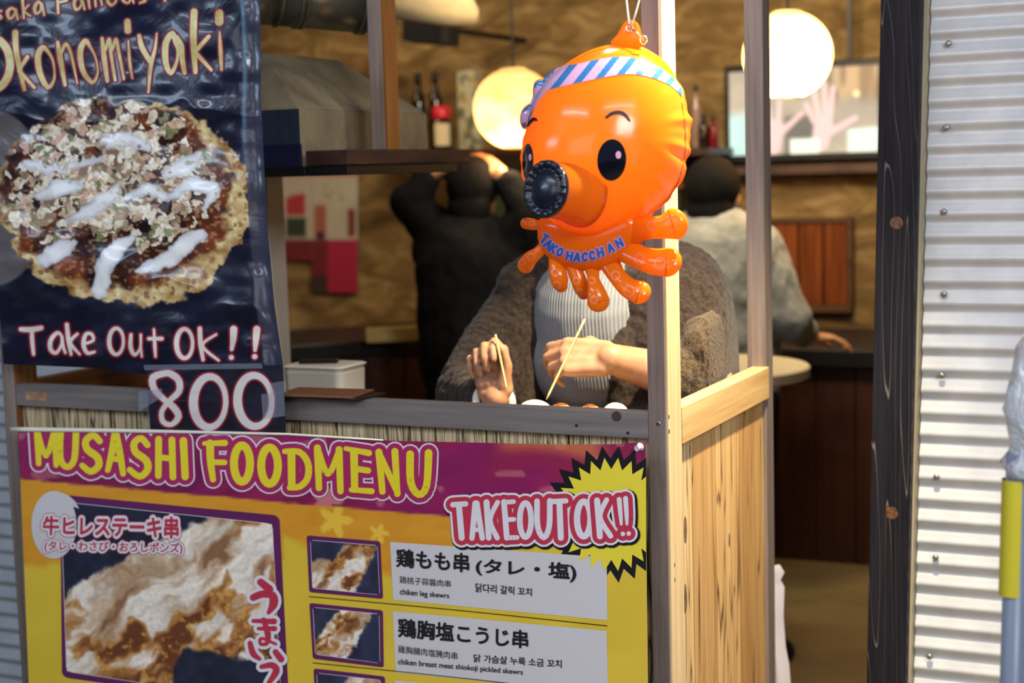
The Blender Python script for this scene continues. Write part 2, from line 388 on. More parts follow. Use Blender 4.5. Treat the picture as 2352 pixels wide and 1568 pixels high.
def screwhead(c, axis, r=.0045, parent=stall, name='screw'):
    mb = MB(); mb.lathe(c, [(r, -.001), (r, .0004), (r*.8, .0010)], 16, axis)
    ax = Vector(axis)
    if abs(ax.y) > .5:
        for ux, uz in ((1, 1), (1, -1)):
            d = Vector((ux, 0, uz)).normalized(); mb.obox(Vector(c)+ax*.0011, d*r*.7, ax*.0002, d.cross(ax)*r*.16, 1)
    return mb.build(name, [M['screw'], M['gap']], parent)
screwhead(P(1511.5, 973, YF-.0003), (0, -1, 0))
# dowel plug, nail holes and worn patches on the front rail
plug = MB(); plug.lathe(P(1416, 955.5, YF+.0015), [(.009, -.001), (.009, .0004), (.0078, .0008)], 24, (0, -1, 0)); plug.build('dowel_plug', mat('plug_wood', L4(58, 48, 46), .7), stall)
for x, y, r in ((1324, 977, .0028), (1442, 994, .0028)):
    mb = MB(); mb.lathe(P(x, y, YF+.0015), [(r, -.001), (r, .0002)], 14, (0, -1, 0)); mb.build('nail_hole', M['gap'], stall)
for x, y in ((1536.5, 957), (1537, 990), (1549.5, 1297), (1550, 1331)):
    p = PX(x, y, XR+.0045); mb = MB(); mb.box(p.x-.001, p.x+.0003, p.y-.0016, p.y+.0016, p.z-.0035, p.z+.0035); mb.build('nail_hole', M['gap'], stall)
pw = mottled('worn_raw_patch', [(.35, L4(120, 84, 48)), (.65, L4(176, 140, 108))], (.4, 1, 1), 40, .8)
mb = MB(); a, b = P(58, 899, YF), P(107, 921, YF); mb.box(a.x, b.x, YF+.0012, YF+.0022, b.z, a.z); mb.build('worn_patch', pw, stall)
# knots on the side planks
for x, y, r in ((1574, 1216, .010), (1574, 1374, .011), (1675, 1240, .006)):
    p = PX(x, y, XR-.006); mb = MB()
    mb.ball(p, (.0012, r*.9, r*2.6), 18, 10); mb.build('plank_knot', mottled('plank_knot_wood', [(.35, L4(60, 46, 34)), (.65, L4(142, 116, 84))], (1, 3, .6), 90, .6), stall, smooth=True)

# ------------------------------------------------------------ flat print helpers
def catmull(pts, k=6, closed=False):
    p = [np.array(q, float) for q in pts]; n = len(p); out = []
    if n < 3 and not closed:
        return [p[0]+(p[1]-p[0])*t/k for t in range(k+1)] if n == 2 else p
    rng = range(n) if closed else range(n-1)
    for i in rng:
        a = p[(i-1) % n] if closed else p[max(i-1, 0)]; b = p[i]; c = p[(i+1) % n]; d = p[(i+2) % n] if closed else p[min(i+2, n-1)]
        for t in range(k):
            s = t/k; out.append(.5*((2*b)+(c-a)*s+(2*a-5*b+4*c-d)*s*s+(3*b-a-3*c+d)*s**3))
    if not closed: out.append(p[-1])
    else: out.append(out[0])
    return out
def ribbon(mb, S, strokes, grow=0, off=0, mi=0, k=6, dx=0, dy=0, disc=14):
    """strokes: lists of (x, y, width) in picture units, laid on surface S(x, y, off)"""
    base, q_ = off, 0
    for st in strokes:
        closed = st[0] == 'o'; pts = st[1:] if closed else st
        if len(pts) == 1:
            x, y, w = pts[0]; r = (w+grow)/2
            V = [S(x+dx, y+dy, off)]+[S(x+dx+r*math.cos(2*PI*i/20), y+dy+r*math.sin(2*PI*i/20), off) for i in range(20)]
            mb.add(V, [(0, 1+(i+1) % 20, 1+i) for i in range(20)], mi); continue
        c = catmull(pts, k, closed)
        for i, q in enumerate(c):
            r = (q[2]+grow)/2; q_ += 1; off = base+(q_ % 44)*4e-6      # keeps overlapping pieces from being coplanar
            if r <= 0: continue
            if i % 2 == 0 or i in (len(c)-1,):
                V = [S(q[0]+dx, q[1]+dy, off)]+[S(q[0]+dx+r*math.cos(2*PI*j/disc), q[1]+dy+r*math.sin(2*PI*j/disc), off) for j in range(disc)]
                mb.add(V, [(0, 1+(j+1) % disc, 1+j) for j in range(disc)], mi)
            if i+1 < len(c):
                e = c[i+1]; d = e[:2]-q[:2]; l = np.hypot(*d)
                if l < 1e-6: continue
                nx, ny = -d[1]/l, d[0]/l; r2 = (e[2]+grow)/2
                off += 2e-6; V = [S(q[0]+dx+nx*r, q[1]+dy+ny*r, off), S(q[0]+dx-nx*r, q[1]+dy-ny*r, off), S(e[0]+dx-nx*r2, e[1]+dy-ny*r2, off), S(e[0]+dx+nx*r2, e[1]+dy+ny*r2, off)]
                mb.add(V, [(0, 1, 2, 3)], mi)
def crop(strokes, sc, ox, oy, ws=None):
    out = []
    for st in strokes:
        q = []
        for e in st:
            q.append(e if isinstance(e, str) else (ox+e[0]/sc, oy+e[1]/sc, e[2]/sc))
        out.append(q)
    return out
def ell(cx, cy, rx, ry, w, w2=None, tilt=0, n=10):
    w2 = w if w2 is None else w2; o = ['o']
    for i in range(n):
        a = 2*PI*i/n; x, y = rx*math.cos(a), ry*math.sin(a)
        o.append((cx+x*math.cos(tilt)-y*math.sin(tilt), cy+x*math.sin(tilt)+y*math.cos(tilt), w+(w2-w)*(math.cos(a)*.5+.5)))
    return o
_gc = {}
def glyphs(text, offset=0.0):
    key = (text, offset)
    if key in _gc: return _gc[key]
    c = bpy.data.curves.new('t', 'FONT'); c.body = text; c.offset = offset; c.resolution_u = 4
    o = bpy.data.objects.new('t', c); COL.objects.link(o)
    dg = bpy.context.evaluated_depsgraph_get(); dg.update()
    m = bpy.data.meshes.new_from_object(o.evaluated_get(dg))
    V = [(v.co.x, v.co.y) for v in m.vertices]; F = [tuple(p.vertices) for p in m.polygons]
    bpy.data.objects.remove(o); bpy.data.curves.remove(c); bpy.data.meshes.remove(m)
    _gc[key] = (V, F); return V, F
def text(mb, S, s, quad, off=0, mi=0, offset=0.0):
    """quad: TL, TR, BR, BL corners of the ink box; offset thickens the strokes"""
    V0, F = glyphs(s, 0.0); rr = [(0, 0)]+[(offset*q*math.cos(a), offset*q*math.sin(a)) for q in ((.5, 1) if offset > .05 else (1,)) for a in np.linspace(0, 2*PI, 12, False)] if offset else [(0, 0)]
    x0 = min(v[0] for v in V0); x1 = max(v[0] for v in V0); y0 = min(v[1] for v in V0); y1 = max(v[1] for v in V0)
    tl, tr_, br, bl = [np.array(q, float) for q in quad]
    for dx, dy in rr:
        out = []; off += 4e-6
        for x, y in V0:
            u = (x+dx-x0)/(x1-x0); v = (y1-y-dy)/(y1-y0)
            p = (tl*(1-u)+tr_*u)*(1-v)+(bl*(1-u)+br*u)*v; out.append(S(p[0], p[1], off))
        mb.add(out, F, mi)
def quadpatch(mb, S, quad, off, mi=0, n=12, m=6, r=0):
    tl, tr_, br, bl = [np.array(q, float) for q in quad]; V = []; F = []
    for j in range(m+1):
        for i in range(n+1):
            u, v = i/n, j/m; p = (tl*(1-u)+tr_*u)*(1-v)+(bl*(1-u)+br*u)*v; V.append(S(p[0], p[1], off))
    for j in range(m):
        for i in range(n): a = j*(n+1)+i; F.append((a, a+n+1, a+n+2, a+1))
    mb.add(V, F, mi)
def polypatch(mb, S, pts, off, mi=0, rings=1):
    c = np.mean(np.array(pts, float), 0); n = len(pts); V = [S(c[0], c[1], off)]; F = []
    for k in range(1, rings+1):
        for p in pts: q = c+(np.array(p)-c)*k/rings; V.append(S(q[0], q[1], off))
    for i in range(n): F.append((0, 1+(i+1) % n, 1+i))
    for k in range(rings-1):
        for i in range(n): a = 1+k*n; F.append((a+i, a+(i+1) % n, a+n+(i+1) % n, a+n+i))
    mb.add(V, F, mi)
def rrect(quad, r=.08, n=5):
    tl, tr_, br, bl = [np.array(q, float) for q in quad]; out = []
    for (cu, cv), a0 in (((r, r), PI), ((1-r, r), 1.5*PI), ((1-r, 1-r), 0), ((r, 1-r), .5*PI)):
        for k in range(n+1):
            a = a0+PI/2*k/n; u = cu+r*math.cos(a); v = cv+r*math.sin(a)
            p = (tl*(1-u)+tr_*u)*(1-v)+(bl*(1-u)+br*u)*v; out.append(p)
    full = []
    for a, b in zip(out, out[1:]+out[:1]):
        k = max(1, int(np.hypot(*(b-a))/14)); full += [a+(b-a)*t/k for t in range(k)]
    return full
def picture_grid(S, xy, off, paint, name, m, parent, thick=0.0, smooth=True):
    """xy: array (rows, cols, 2) of picture points; paint(X, Y) gives srgb colours"""
    R, Cn = xy.shape[:2]; V = []; F = []
    for j in range(R):
        for i in range(Cn): V.append(S(xy[j, i, 0], xy[j, i, 1], off))
    for j in range(R-1):
        for i in range(Cn-1): a = j*Cn+i; F.append((a, a+Cn, a+Cn+1, a+1))
    col = lin(np.clip(paint(xy[..., 0], xy[..., 1]), 0, 255)).reshape(-1, 3)
    mb = MB(); mb.add(V, F)
    if thick:
        n = len(V); mb.add([(v.x, v.y+thick, v.z) for v in V], [q[::-1] for q in F]); col = np.concatenate([col, col*0+.25])
    return mb.build(name, m, parent, smooth=smooth, col=col)
def lerp3(a, b, t): return np.asarray(a, float)+(np.asarray(b, float)-np.asarray(a, float))*t[..., None]
def over(base, colr, alpha): return base*(1-alpha[..., None])+np.asarray(colr, float)*alpha[..., None]
def sstep(a, b, x): t = np.clip((x-a)/(b-a), 0, 1); return t*t*(3-2*t)
def segdist(X, Y, pts):
    d = np.full(X.shape, 1e9)
    c = catmull(pts, 5)
    for a, b in zip(c[:-1], c[1:]):
        ab = b[:2]-a[:2]; L = max(ab@ab, 1e-9); t = np.clip(((X-a[0])*ab[0]+(Y-a[1])*ab[1])/L, 0, 1)
        w = a[2]+(b[2]-a[2])*t
        d = np.minimum(d, np.hypot(X-a[0]-ab[0]*t, Y-a[1]-ab[1]*t)-w/2)
    return d
PRM = {k: mat('print_'+k, L4(*c), .5, spec=.35) for k, c in dict(gold=(206, 186, 112), wine=(140, 34, 62), ivory=(214, 208, 204), red=(150, 30, 48),
    yellow=(232, 212, 46), magenta=(168, 40, 96), white=(222, 220, 226), black=(20, 18, 26), crimson=(190, 52, 76), purple=(96, 34, 88), blue=(46, 92, 170), lilac=(190, 150, 220), ink=(30, 26, 30), paper=(206, 202, 204), burst=(232, 214, 60)).items()}
# ------------------------------------------------------------ okonomiyaki banner
YBN = 2.474
def xl_b(y): return -62+(y)*70/838.0
def xr_b(y): return np.interp(y, [-200, 0, 240, 480, 700, 840], [600, 597, 600, 612, 630, 651])
def wr(px, py):                                         # crumples of the vinyl, metres towards the viewer
    px = np.asarray(px, float); py = np.asarray(py, float)
    a = fbm(px/150, py/110, 3, 3)-.5
    b = np.abs(fbm(px/190+5, py/150+2, 8, 3)-.5)
    edge = np.exp(-((px-xr_b(py)+12)/26)**2)
    return .026*a+.030*(.25-b)-.012*edge+.010*np.sin(px/170.0+py/400.0)*.6
def SB(px, py, off=0): return P(px, py, YBN-.010-float(wr(px, py))-off)
M['vinyl_print'] = printed('banner_vinyl_print', .30, .5, .25, .30, 9)
def paint_banner(X, Y):
    n = fbm(X/60, Y/60, 2, 4); c = lerp3((10, 10, 26), (24, 24, 52), n)
    top = sstep(330, 200, Y); c = over(c, (26, 32, 62), top*.5*n)  # bluish sheen of the upper banner mixed into the colour
    # grey plate rim at lower left
    pl = np.hypot((X+10)/120, (Y-455)/200); c = over(c, (96, 90, 92), sstep(1.02, .98, pl)*sstep(120, 40, X))
    ca, sa = math.cos(.10), math.sin(.10); dx, dy = X-288, Y-462
    wx, wy = X+(fbm(X/12, Y/12, 91, 2)-.5)*16, Y+(fbm(X/12+7, Y/12, 92, 2)-.5)*16
    ex_, ey_ = (dx*ca+dy*sa)/290, (-dx*sa+dy*ca)/238
    ang_ = np.arctan2(ey_, ex_); r = np.hypot(ex_, ey_)+(fbm(X/30, Y/30, 4, 4)-.5)*.20
    food = sstep(1.02, .985, r)
    rim = .90-.10*np.cos(ang_-.75)-.03*(fbm(X/40, Y/40, 71, 2)-.5)          # egg edge, broad at the lower right
    egg = lerp3((150, 104, 50), (240, 222, 168), np.clip(fbm(X/18, Y/18, 6, 4)*1.7-.3, 0, 1)); egg = over(egg, (120, 76, 40), sstep(.62, .72, fbm(X/12, Y/12, 33, 3))*.7); c = over(c, egg, food)
    sau = lerp3((26, 12, 18), (132, 64, 30), np.clip(fbm(X/30, Y/40, 9, 4)*1.8-.45, 0, 1)); sm = sstep(rim+.04, rim-.04, r); c = over(c, sau, sm)
    gl = sstep(.70, .80, vn(X/9, Y/6, 31))*sm; c = over(c, (216, 170, 120), gl*.5)
    dens = sstep(1.02, .35, np.hypot((X-262)/285, (Y-400)/205)+(fbm(X/46, Y/46, 14, 3)-.5)*.7)
    pal = np.array([(234, 222, 196), (220, 202, 172), (196, 170, 140), (168, 140, 112), (130, 134, 92), (242, 234, 214), (206, 168, 146), (84, 68, 66), (236, 224, 200), (150, 126, 104)])
    for sx, sy, sd, k in ((40, 24, 3, .80), (22, 30, 43, .62), (28, 14, 63, .70), (12, 16, 23, .50)):
        i1, d1, j1 = cells(wx/sx+wy/sx*.35, wy/sy-wx/sy*.2, sd); fl = pal[(i1*9.99).astype(int)]*(.86+.28*vn(X/5, Y/5, sd+1))[..., None]
        c = over(c, fl, (dens*k > j1)*sstep(.66, .56, d1)*sstep(1.04, .99, r))
    for pts in ([(104, 594, 34), (135, 575, 42), (170, 556, 14)], [(229, 664, 40), (240, 615, 42), (271, 569, 40), (307, 543, 12)],
                [(314, 624, 12), (375, 600, 38), (428, 560, 40), (458, 539, 30)], [(150, 508, 10), (221, 474, 36), (268, 440, 24)],
                [(88, 452, 20), (132, 434, 40), (184, 430, 20)], [(56, 372, 18), (110, 388, 26), (165, 380, 14), (230, 366, 10)], [(380, 402, 22), (425, 380, 38), (458, 358, 18)],
                [(392, 452, 18), (440, 422, 34), (490, 438, 30), (468, 480, 12)], [(58, 318, 18), (98, 316, 12)], [(296, 452, 16), (345, 436, 32), (384, 458, 14)], [(250, 330, 26), (300, 320, 34), (340, 340, 14)]):
        d = segdist(X, Y, pts)+(fbm(X/18, Y/18, 41, 3)-.5)*16
        mc = lerp3((200, 204, 212), (240, 240, 240), sstep(0, -12, d)); c = over(c, mc, sstep(2.5, -2.5, d)*(1-.45*sstep(.64, .70, fbm(X/16, Y/12, 88, 3))*sstep(500, 430, Y)))
    # hem at the right
    xr = xr_b(Y); hem = sstep(-44, -41, X-xr); c = over(c, lerp3((40, 42, 62), (76, 76, 92), fbm(X/18, Y/90, 61, 3)), hem*.85)
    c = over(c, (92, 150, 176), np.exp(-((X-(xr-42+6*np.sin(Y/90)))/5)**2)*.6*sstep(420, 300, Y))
    return c
nv, nu = 430, 300
yy = np.linspace(-170, 1, nv)
bot = lambda x: np.interp(x, [-60, 10, 200, 340, 480, 660], [834, 836, 844, 860, 850, 838])
xy = np.zeros((nv, nu, 2))
for j in range(nv):
    v = j/(nv-1); u = np.linspace(0, 1, nu); y = -170+v*(838+170); x = xl_b(y)+(xr_b(y)-xl_b(y))*u
    xy[j, :, 0] = x; xy[j, :, 1] = -170+v*(bot(x)+170)
ban = empty('vinyl_banner', P(280, 838, YBN), 'crumpled dark vinyl banner with a pancake photo and takeout lettering', 'banner')
picture_grid(SB, xy, 0, paint_banner, 'printed_sheet', M['vinyl_print'], ban)
for cx_b in (-40, 585):           # ties up to the header beam
    a_ = SB(cx_b, -166, .001); mb = MB(); mb.tube([a_, Vector((a_.x, 2.488, 2.10)), Vector((a_.x, 2.497, 2.215))], .002, 8); mb.build('tie_string', M['white'], ban)
C1 = lambda s: crop(s, 3.409, 0, 0)
title = C1([ell(-70, 500, 150, 205, 50, 62), [(120, 255, 45), (130, 420, 42), (190, 700, 28)], [(215, 445, 32), (150, 545, 26)], [(150, 555, 30), (270, 685, 24)],
    ['o', (335, 372, 40), (297, 440, 46), (312, 570, 46), (372, 682, 36), (424, 620, 18), (418, 490, 16), (380, 410, 24)],
    [(452, 330, 26), (470, 450, 42), (510, 665, 26)], [(480, 420, 18), (515, 345, 28), (555, 420, 22), (606, 655, 12)],
    ['o', (668, 322, 42), (628, 400, 44), (648, 550, 40), (722, 645, 30), (765, 570, 14), (748, 450, 14), (705, 365, 22)],
    [(800, 300, 24), (815, 450, 40), (840, 632, 30)], [(828, 390, 18), (855, 308, 28), (872, 440, 26), (902, 628, 22)], [(882, 390, 18), (908, 308, 26), (936, 440, 24), (970, 618, 18)],
    [(998, 170, 48), (1002, 240, 52)], [(1005, 320, 14), (1015, 480, 22), (1036, 612, 14)],
    [(1090, 280, 30), (1112, 370, 42), (1180, 490, 36)], [(1228, 262, 14), (1214, 380, 24), (1180, 520, 32), (1162, 722, 18)],
    ['o', (1350, 262, 44), (1298, 340, 50), (1298, 490, 46), (1338, 572, 34), (1382, 490, 24), (1392, 400, 20), (1372, 330, 30)], [(1385, 290, 34), (1418, 360, 44), (1426, 460, 40), (1446, 572, 30)],
    [(1520, 92, 54), (1514, 300, 52), (1530, 565, 34)], [(1635, 285, 30), (1535, 395, 34)], [(1542, 425, 34), (1655, 548, 24)],
    [(1717, 105, 62), (1717, 170, 66)], [(1720, 250, 14), (1727, 400, 30), (1735, 545, 22)]])
line1 = C1([[(10, 85, 16), (-25, 100, 20), (10, 135, 20), (-30, 160, 14)], ['o', (88, 65, 22), (60, 95, 28), (75, 145, 22), (110, 120, 16), (118, 80, 18)], [(122, 75, 20), (138, 150, 16)], [(176, -10, 22), (187, 142, 16)], [(226, 38, 16), (190, 85, 18), (238, 125, 15)],
    ['o', (300, 15, 24), (272, 55, 28), (280, 105, 22), (316, 85, 16), (320, 35, 18)], [(328, 30, 20), (346, 118, 16)], [(450, -50, 22), (456, 105, 20)], [(440, -45, 22), (545, -60, 20)], [(458, 20, 20), (524, 4, 20)],
    ['o', (612, -20, 22), (580, 20, 26), (595, 75, 22), (632, 50, 16), (636, 5, 18)], [(642, -5, 20), (662, 72, 16)], [(688, -30, 20), (702, 62, 18)], [(706, -10, 14), (738, -30, 18), (750, 50, 16)], [(756, -10, 14), (780, -30, 18), (800, 42, 14)],
    ['o', (868, -40, 24), (842, 0, 26), (870, 40, 22), (908, 10, 16), (900, -30, 18)], [(960, -60, 18), (962, 0, 20), (1000, 24, 18), (1028, -10, 14)], [(1024, -60, 16), (1046, 22, 14)], [(1140, -40, 16), (1098, -25, 20), (1138, 5, 20), (1094, 24, 14)], [(1292, 4, 22)]])
takeout = crop([[(135, 885, 28), (200, 887, 34), (265, 876, 30)], [(205, 895, 24), (207, 960, 26), (216, 1045, 20)],
    ['o', (368, 908, 24), (326, 955, 28), (326, 1015, 28), (362, 1036, 22), (394, 985, 16), (396, 930, 16)], [(398, 930, 18), (405, 990, 20), (420, 1035, 18)],
    [(430, 855, 26), (440, 950, 28), (457, 1045, 20)], [(497, 915, 18), (452, 970, 22), (512, 1045, 16)], [(545, 978, 18), (600, 955, 18), (588, 916, 22), (552, 918, 24), (537, 980, 28), (560, 1036, 24), (608, 1030, 16)],
    ell(748, 962, 46, 84, 28, 20), [(842, 920, 22), (840, 1000, 28), (866, 1048, 24), (902, 1005, 16), (905, 920, 16)], [(905, 1000, 16), (912, 1060, 14)], [(957, 945, 22), (1040, 945, 26)], [(990, 885, 14), (995, 980, 22), (1000, 1060, 16)],
    ell(1187, 977, 52, 94, 32, 22), [(1285, 880, 28), (1290, 980, 30), (1306, 1080, 22)], [(1390, 918, 16), (1302, 990, 20), (1406, 1085, 16)],
    [(1503, 885, 46), (1500, 945, 40), (1490, 1015, 22)], [(1488, 1066, 32)], [(1652, 885, 46), (1646, 950, 40), (1640, 1020, 22)], [(1638, 1060, 34)]], 2.8, 0, 440)
g_gold = mottled('gold_gradient_print', [(.35, L4(176, 150, 70)), (.6, L4(226, 214, 156))], (1, 1, 1), 16, .4, 0)
g_ivory = mat('ivory_print', L4(226, 220, 212), .4)
for nm, strokes, m in (('headline_word', line1[:7], g_gold), ('headline_word', line1[7:19], g_gold), ('exclamation_mark', line1[19:], g_gold), ('title_word', title, g_gold), ('takeout_word', takeout[:7], g_ivory), ('takeout_word', takeout[7:12], g_ivory), ('takeout_word', takeout[12:15], g_ivory), ('exclamation_mark', takeout[15:17], g_ivory), ('exclamation_mark', takeout[17:], g_ivory)):
    mb = MB(); ribbon(mb, SB, strokes, 7 if m is g_gold else 8, .0006, 0)
    mb2 = MB(); ribbon(mb2, SB, strokes, 0, .0011, 0)
    oo = mb.build(nm, PRM['wine'] if m is g_gold else PRM['red'], ban)
    mb2.build('fill_lettering', m, oo)
# price sheet taped under it
YPR = 2.464
def SP(px, py, off=0): return P(px, py, YPR-.004-float(.010*(fbm(np.float64(px)/120, np.float64(py)/70, 77, 3)-.5))-off)
pr = empty('price_sheet', P(498, 1000, YPR), 'dark vinyl price sheet reading 800 taped below the pancake banner', 'sign')
nv, nu = 60, 90; xy = np.zeros((nv, nu, 2))
for j in range(nv):
    v = j/(nv-1); u = np.linspace(0, 1, nu); y = 838+v*(1004-838); xy[j, :, 0] = (336+v*10)*(1-u)+(650+v*8)*u; xy[j, :, 1] = y+(1-u)*(8 if v < .5 else 0)*(1-v)
picture_grid(SP, xy, 0, lambda X, Y: lerp3((14, 13, 24), (42, 38, 56), fbm(X/40, Y/30, 5, 4)), 'printed_sheet', M['vinyl_print'], pr)
eight = crop([['o', (1062, 1168, 40), (985, 1195, 46), (990, 1265, 42), (1048, 1330, 38), (1115, 1385, 44), (1148, 1445, 42), (1105, 1496, 32), (1050, 1480, 34), (1040, 1415, 32), (1085, 1350, 34), (1150, 1285, 40), (1150, 1215, 44), (1105, 1175, 44)],
    ell(1348, 1352, 104, 163, 58, 34, .03, 14), ell(1638, 1345, 110, 164, 56, 36, -.05, 14)], 2.8, 0, 440)
mb = MB(); ribbon(mb, SP, eight, 8, .0010); num = mb.build('price_number', PRM['red'], pr)
mb = MB(); ribbon(mb, SP, eight, 0, .0018); mb.build('number_fill', PRM['ivory'], num)
tape = mat('clear_tape', L4(170, 180, 200), .08, spec=.9); tape.node_tree.nodes['Principled BSDF'].inputs['Alpha'].default_value = .28
for q in ([(330, 838), (600, 834), (604, 846), (332, 850)], [(620, 880), (656, 874), (657, 900), (622, 905)], [(318, 898), (372, 892), (372, 912), (318, 946)], [(600, 905), (652, 900), (655, 955), (604, 962)]):
    mb = MB(); quadpatch(mb, SP, q, .003, 0, 10, 4); mb.build('tape', tape, pr)
# second poster peeping out behind the right edge of the banner
YP2 = 2.486
bp = empty('food_poster', P(600, 820, YP2), 'pale food poster peeping out behind the right edge of the dark banner', 'poster')
nv, nu = 80, 16; xy = np.zeros((nv, nu, 2))
for j in range(nv):
    v = j/(nv-1); y = 236+v*600; xr = np.interp(y, [236, 300, 480, 700, 840], [600, 602, 611, 634, 652]); xy[j, :, 0] = np.linspace(520, xr, nu); xy[j, :, 1] = y
def paint_p2(X, Y):
    c = lerp3((206, 150, 74), (244, 226, 176), fbm(X/30, Y/40, 3, 3)*1.3)
    c = over(c, (96, 44, 28), sstep(.58, .66, fbm(X/26, Y/60, 12, 3))); c = over(c, (30, 24, 34), sstep(505, 520, Y)); c = over(c, (110, 24, 20), sstep(420, 440, Y)*sstep(500, 480, Y)*sstep(606, 590, X)); return over(c, (226, 206, 160), sstep(520, 530, Y)*sstep(-7, -4, X-np.interp(Y, [236, 300, 480, 700, 840], [600, 602, 611, 634, 652])))
picture_grid(lambda x, y, o=0: P(x, y, YP2-o), xy, 0, paint_p2, 'printed_sheet', printed('poster_print', .45), bp)

# ------------------------------------------------------------ menu banner
YM = 2.456
def top_m(x): return np.interp(x, [42, 340, 660, 900, 1300, 1400, 1482], [985, 989, 996, 1011, 1020, 1019, 1014])
def SM(px, py, off=0):
    px = float(px); py = max(float(py), float(top_m(px))+.8)
    w = .010*math.sin((px-200)/260.0+py/700.0)*sst(py) + .005*math.sin(py/150.0+px/500.0)
    return P(px, py, YM-w-off)
def sst(py): return min(1, max(0, (py-990)/200.0))
menu = empty('menu_banner', P(760, 1760, YM), 'purple and yellow printed menu banner on the front of the stall', 'banner')
M['menu_print'] = printed('menu_print', .42, .4)
def paint_menu(X, Y):
    bl = np.interp(X, [48, 700, 1024, 1490], [1100, 1158, 1185, 1235])+(fbm(X/20, Y/20, 3, 2)-.5)*3
    n = fbm(X/90, Y/60, 2, 4)
    pur = lerp3((120, 24, 84), (160, 36, 96), n); pur = over(pur, (150, 40, 60), sstep(.5, .7, fbm(X/130, Y/40+3, 6, 3))*.4)
    st = sstep(.40, .46, vn((X+Y*1.5)/60, (X*.2-Y)/140, 9)); pur = over(pur, (96, 18, 62), st*.35*sstep(1050, 700, X))
    pt = sstep(.80, .84, vn(X/46, Y/34, 12)); pur = over(pur, (214, 150, 140), pt*.45)
    # orange cloud at the upper right
    cl = sstep(.0, 1., (1068+16*np.sin(X/70)-Y)/40)*sstep(1120, 1180, X)*sstep(1420, 1350, X); pur = over(pur, (206, 120, 70), cl*.8)
    ob = 1296+(fbm(X/50, Y/50, 21, 3)-.5)*30+np.where(X > 650, -20+50*np.sin(X/120), 0)
    org = lerp3((208, 138, 36), (226, 162, 50), fbm(X/60, Y/25, 8, 4)); yel = lerp3((214, 184, 52), (228, 196, 66), fbm(X/80, Y/80, 4, 3))
    lo = org+(yel-org)*sstep(-14, 10, Y-ob)[..., None]
    for fx, fy, fr in ((770, 1195, 44), (870, 1225, 26)):     # pale blossoms
        a = np.arctan2(Y-fy, X-fx); rr = np.hypot(X-fx, Y-fy); lo = over(lo, (240, 200, 70), sstep(1.0, .86, rr/(fr*(.72+.28*np.cos(5*a))))*.8)
    a = np.arctan2(Y-1150, X-748); rr = np.hypot(X-748, (Y-1150)*1.3)
    pur = over(pur, (224, 150, 140), sstep(1.0, .86, rr/(44*(.72+.28*np.cos(5*a))))*.7)
    t = sstep(-2, 2, Y-bl); c = pur+(lo-pur)*t[..., None]
    return c
nv, nu = 150, 330; xy = np.zeros((nv, nu, 2))
for j in range(nv):
    v = (j/(nv-1)); u = np.linspace(0, 1, nu); xl = 42+v*32; xr = 1482+v*8; x = xl+(xr-xl)*u; xy[j, :, 0] = x; tp = top_m(x); xy[j, :, 1] = tp+v*(1760-tp)
picture_grid(SM, xy, 0, paint_menu, 'printed_sheet', M['menu_print'], menu, thick=.0006)
C3 = lambda s: crop(s, 2.497, 0, 940); C4 = lambda s: crop(s, 2.45, 600, 940)
T1 = C3([[(212, 125, 36), (222, 310, 32)], [(215, 130, 34), (264, 265, 32), (312, 122, 34)], [(312, 122, 36), (322, 320, 30)], [(346, 130, 40), (346, 280, 38), (385, 330, 36), (426, 285, 38), (436, 132, 38)],
    [(572, 182, 36), (535, 148, 38), (492, 180, 40), (502, 230, 42), (556, 272, 44), (566, 322, 42), (520, 356, 38), (472, 322, 34)], [(660, 145, 44), (642, 245, 40), (618, 348, 32)], [(664, 145, 44), (688, 255, 40), (706, 368, 34)], [(645, 282, 32), (692, 288, 32)],
    [(846, 204, 36), (810, 166, 38), (770, 192, 40), (778, 245, 42), (838, 292, 44), (846, 346, 42), (800, 384, 38), (744, 346, 34)], [(910, 172, 40), (908, 380, 38)], [(986, 175, 40), (992, 388, 38)], [(910, 274, 34), (986, 282, 34)], [(1052, 180, 44), (1062, 385, 42)],
    [(1205, 195, 46), (1208, 300, 42), (1222, 402, 34)], [(1172, 195, 26), (1290, 192, 36)], [(1212, 302, 32), (1288, 304, 32)], ell(1388, 310, 46, 104, 46, n=12), ell(1546, 322, 48, 104, 46, n=12)]) + \
    C4([[(170, 245, 44), (172, 435, 42)], [(132, 236, 30), (215, 240, 36), (262, 300, 38), (262, 382, 38), (220, 432, 36), (160, 440, 32)], [(316, 216, 40), (325, 442, 36)], [(318, 220, 34), (376, 362, 34), (440, 228, 34)], [(438, 226, 40), (446, 460, 36)],
    [(522, 235, 44), (526, 450, 40)], [(476, 220, 26), (606, 245, 36)], [(520, 332, 34), (602, 344, 34)], [(506, 452, 28), (622, 460, 34)], [(662, 240, 40), (682, 462, 36)], [(662, 244, 36), (768, 470, 34)], [(752, 236, 40), (766, 476, 34)],
    [(838, 252, 44), (842, 410, 42), (886, 478, 40), (930, 430, 40), (942, 245, 44)]])
for wd in (T1[:13], T1[13:]):
    mb = MB(); ribbon(mb, SM, wd, 29, .0010); hd = mb.build('title_word', PRM['white'], menu)
    mb = MB(); ribbon(mb, SM, wd, 22, .0016); mb.build('outline_lettering', PRM['magenta'], hd)
    mb = MB(); ribbon(mb, SM, wd, 0, .0022); mb.build('fill_lettering', PRM['yellow'], hd)
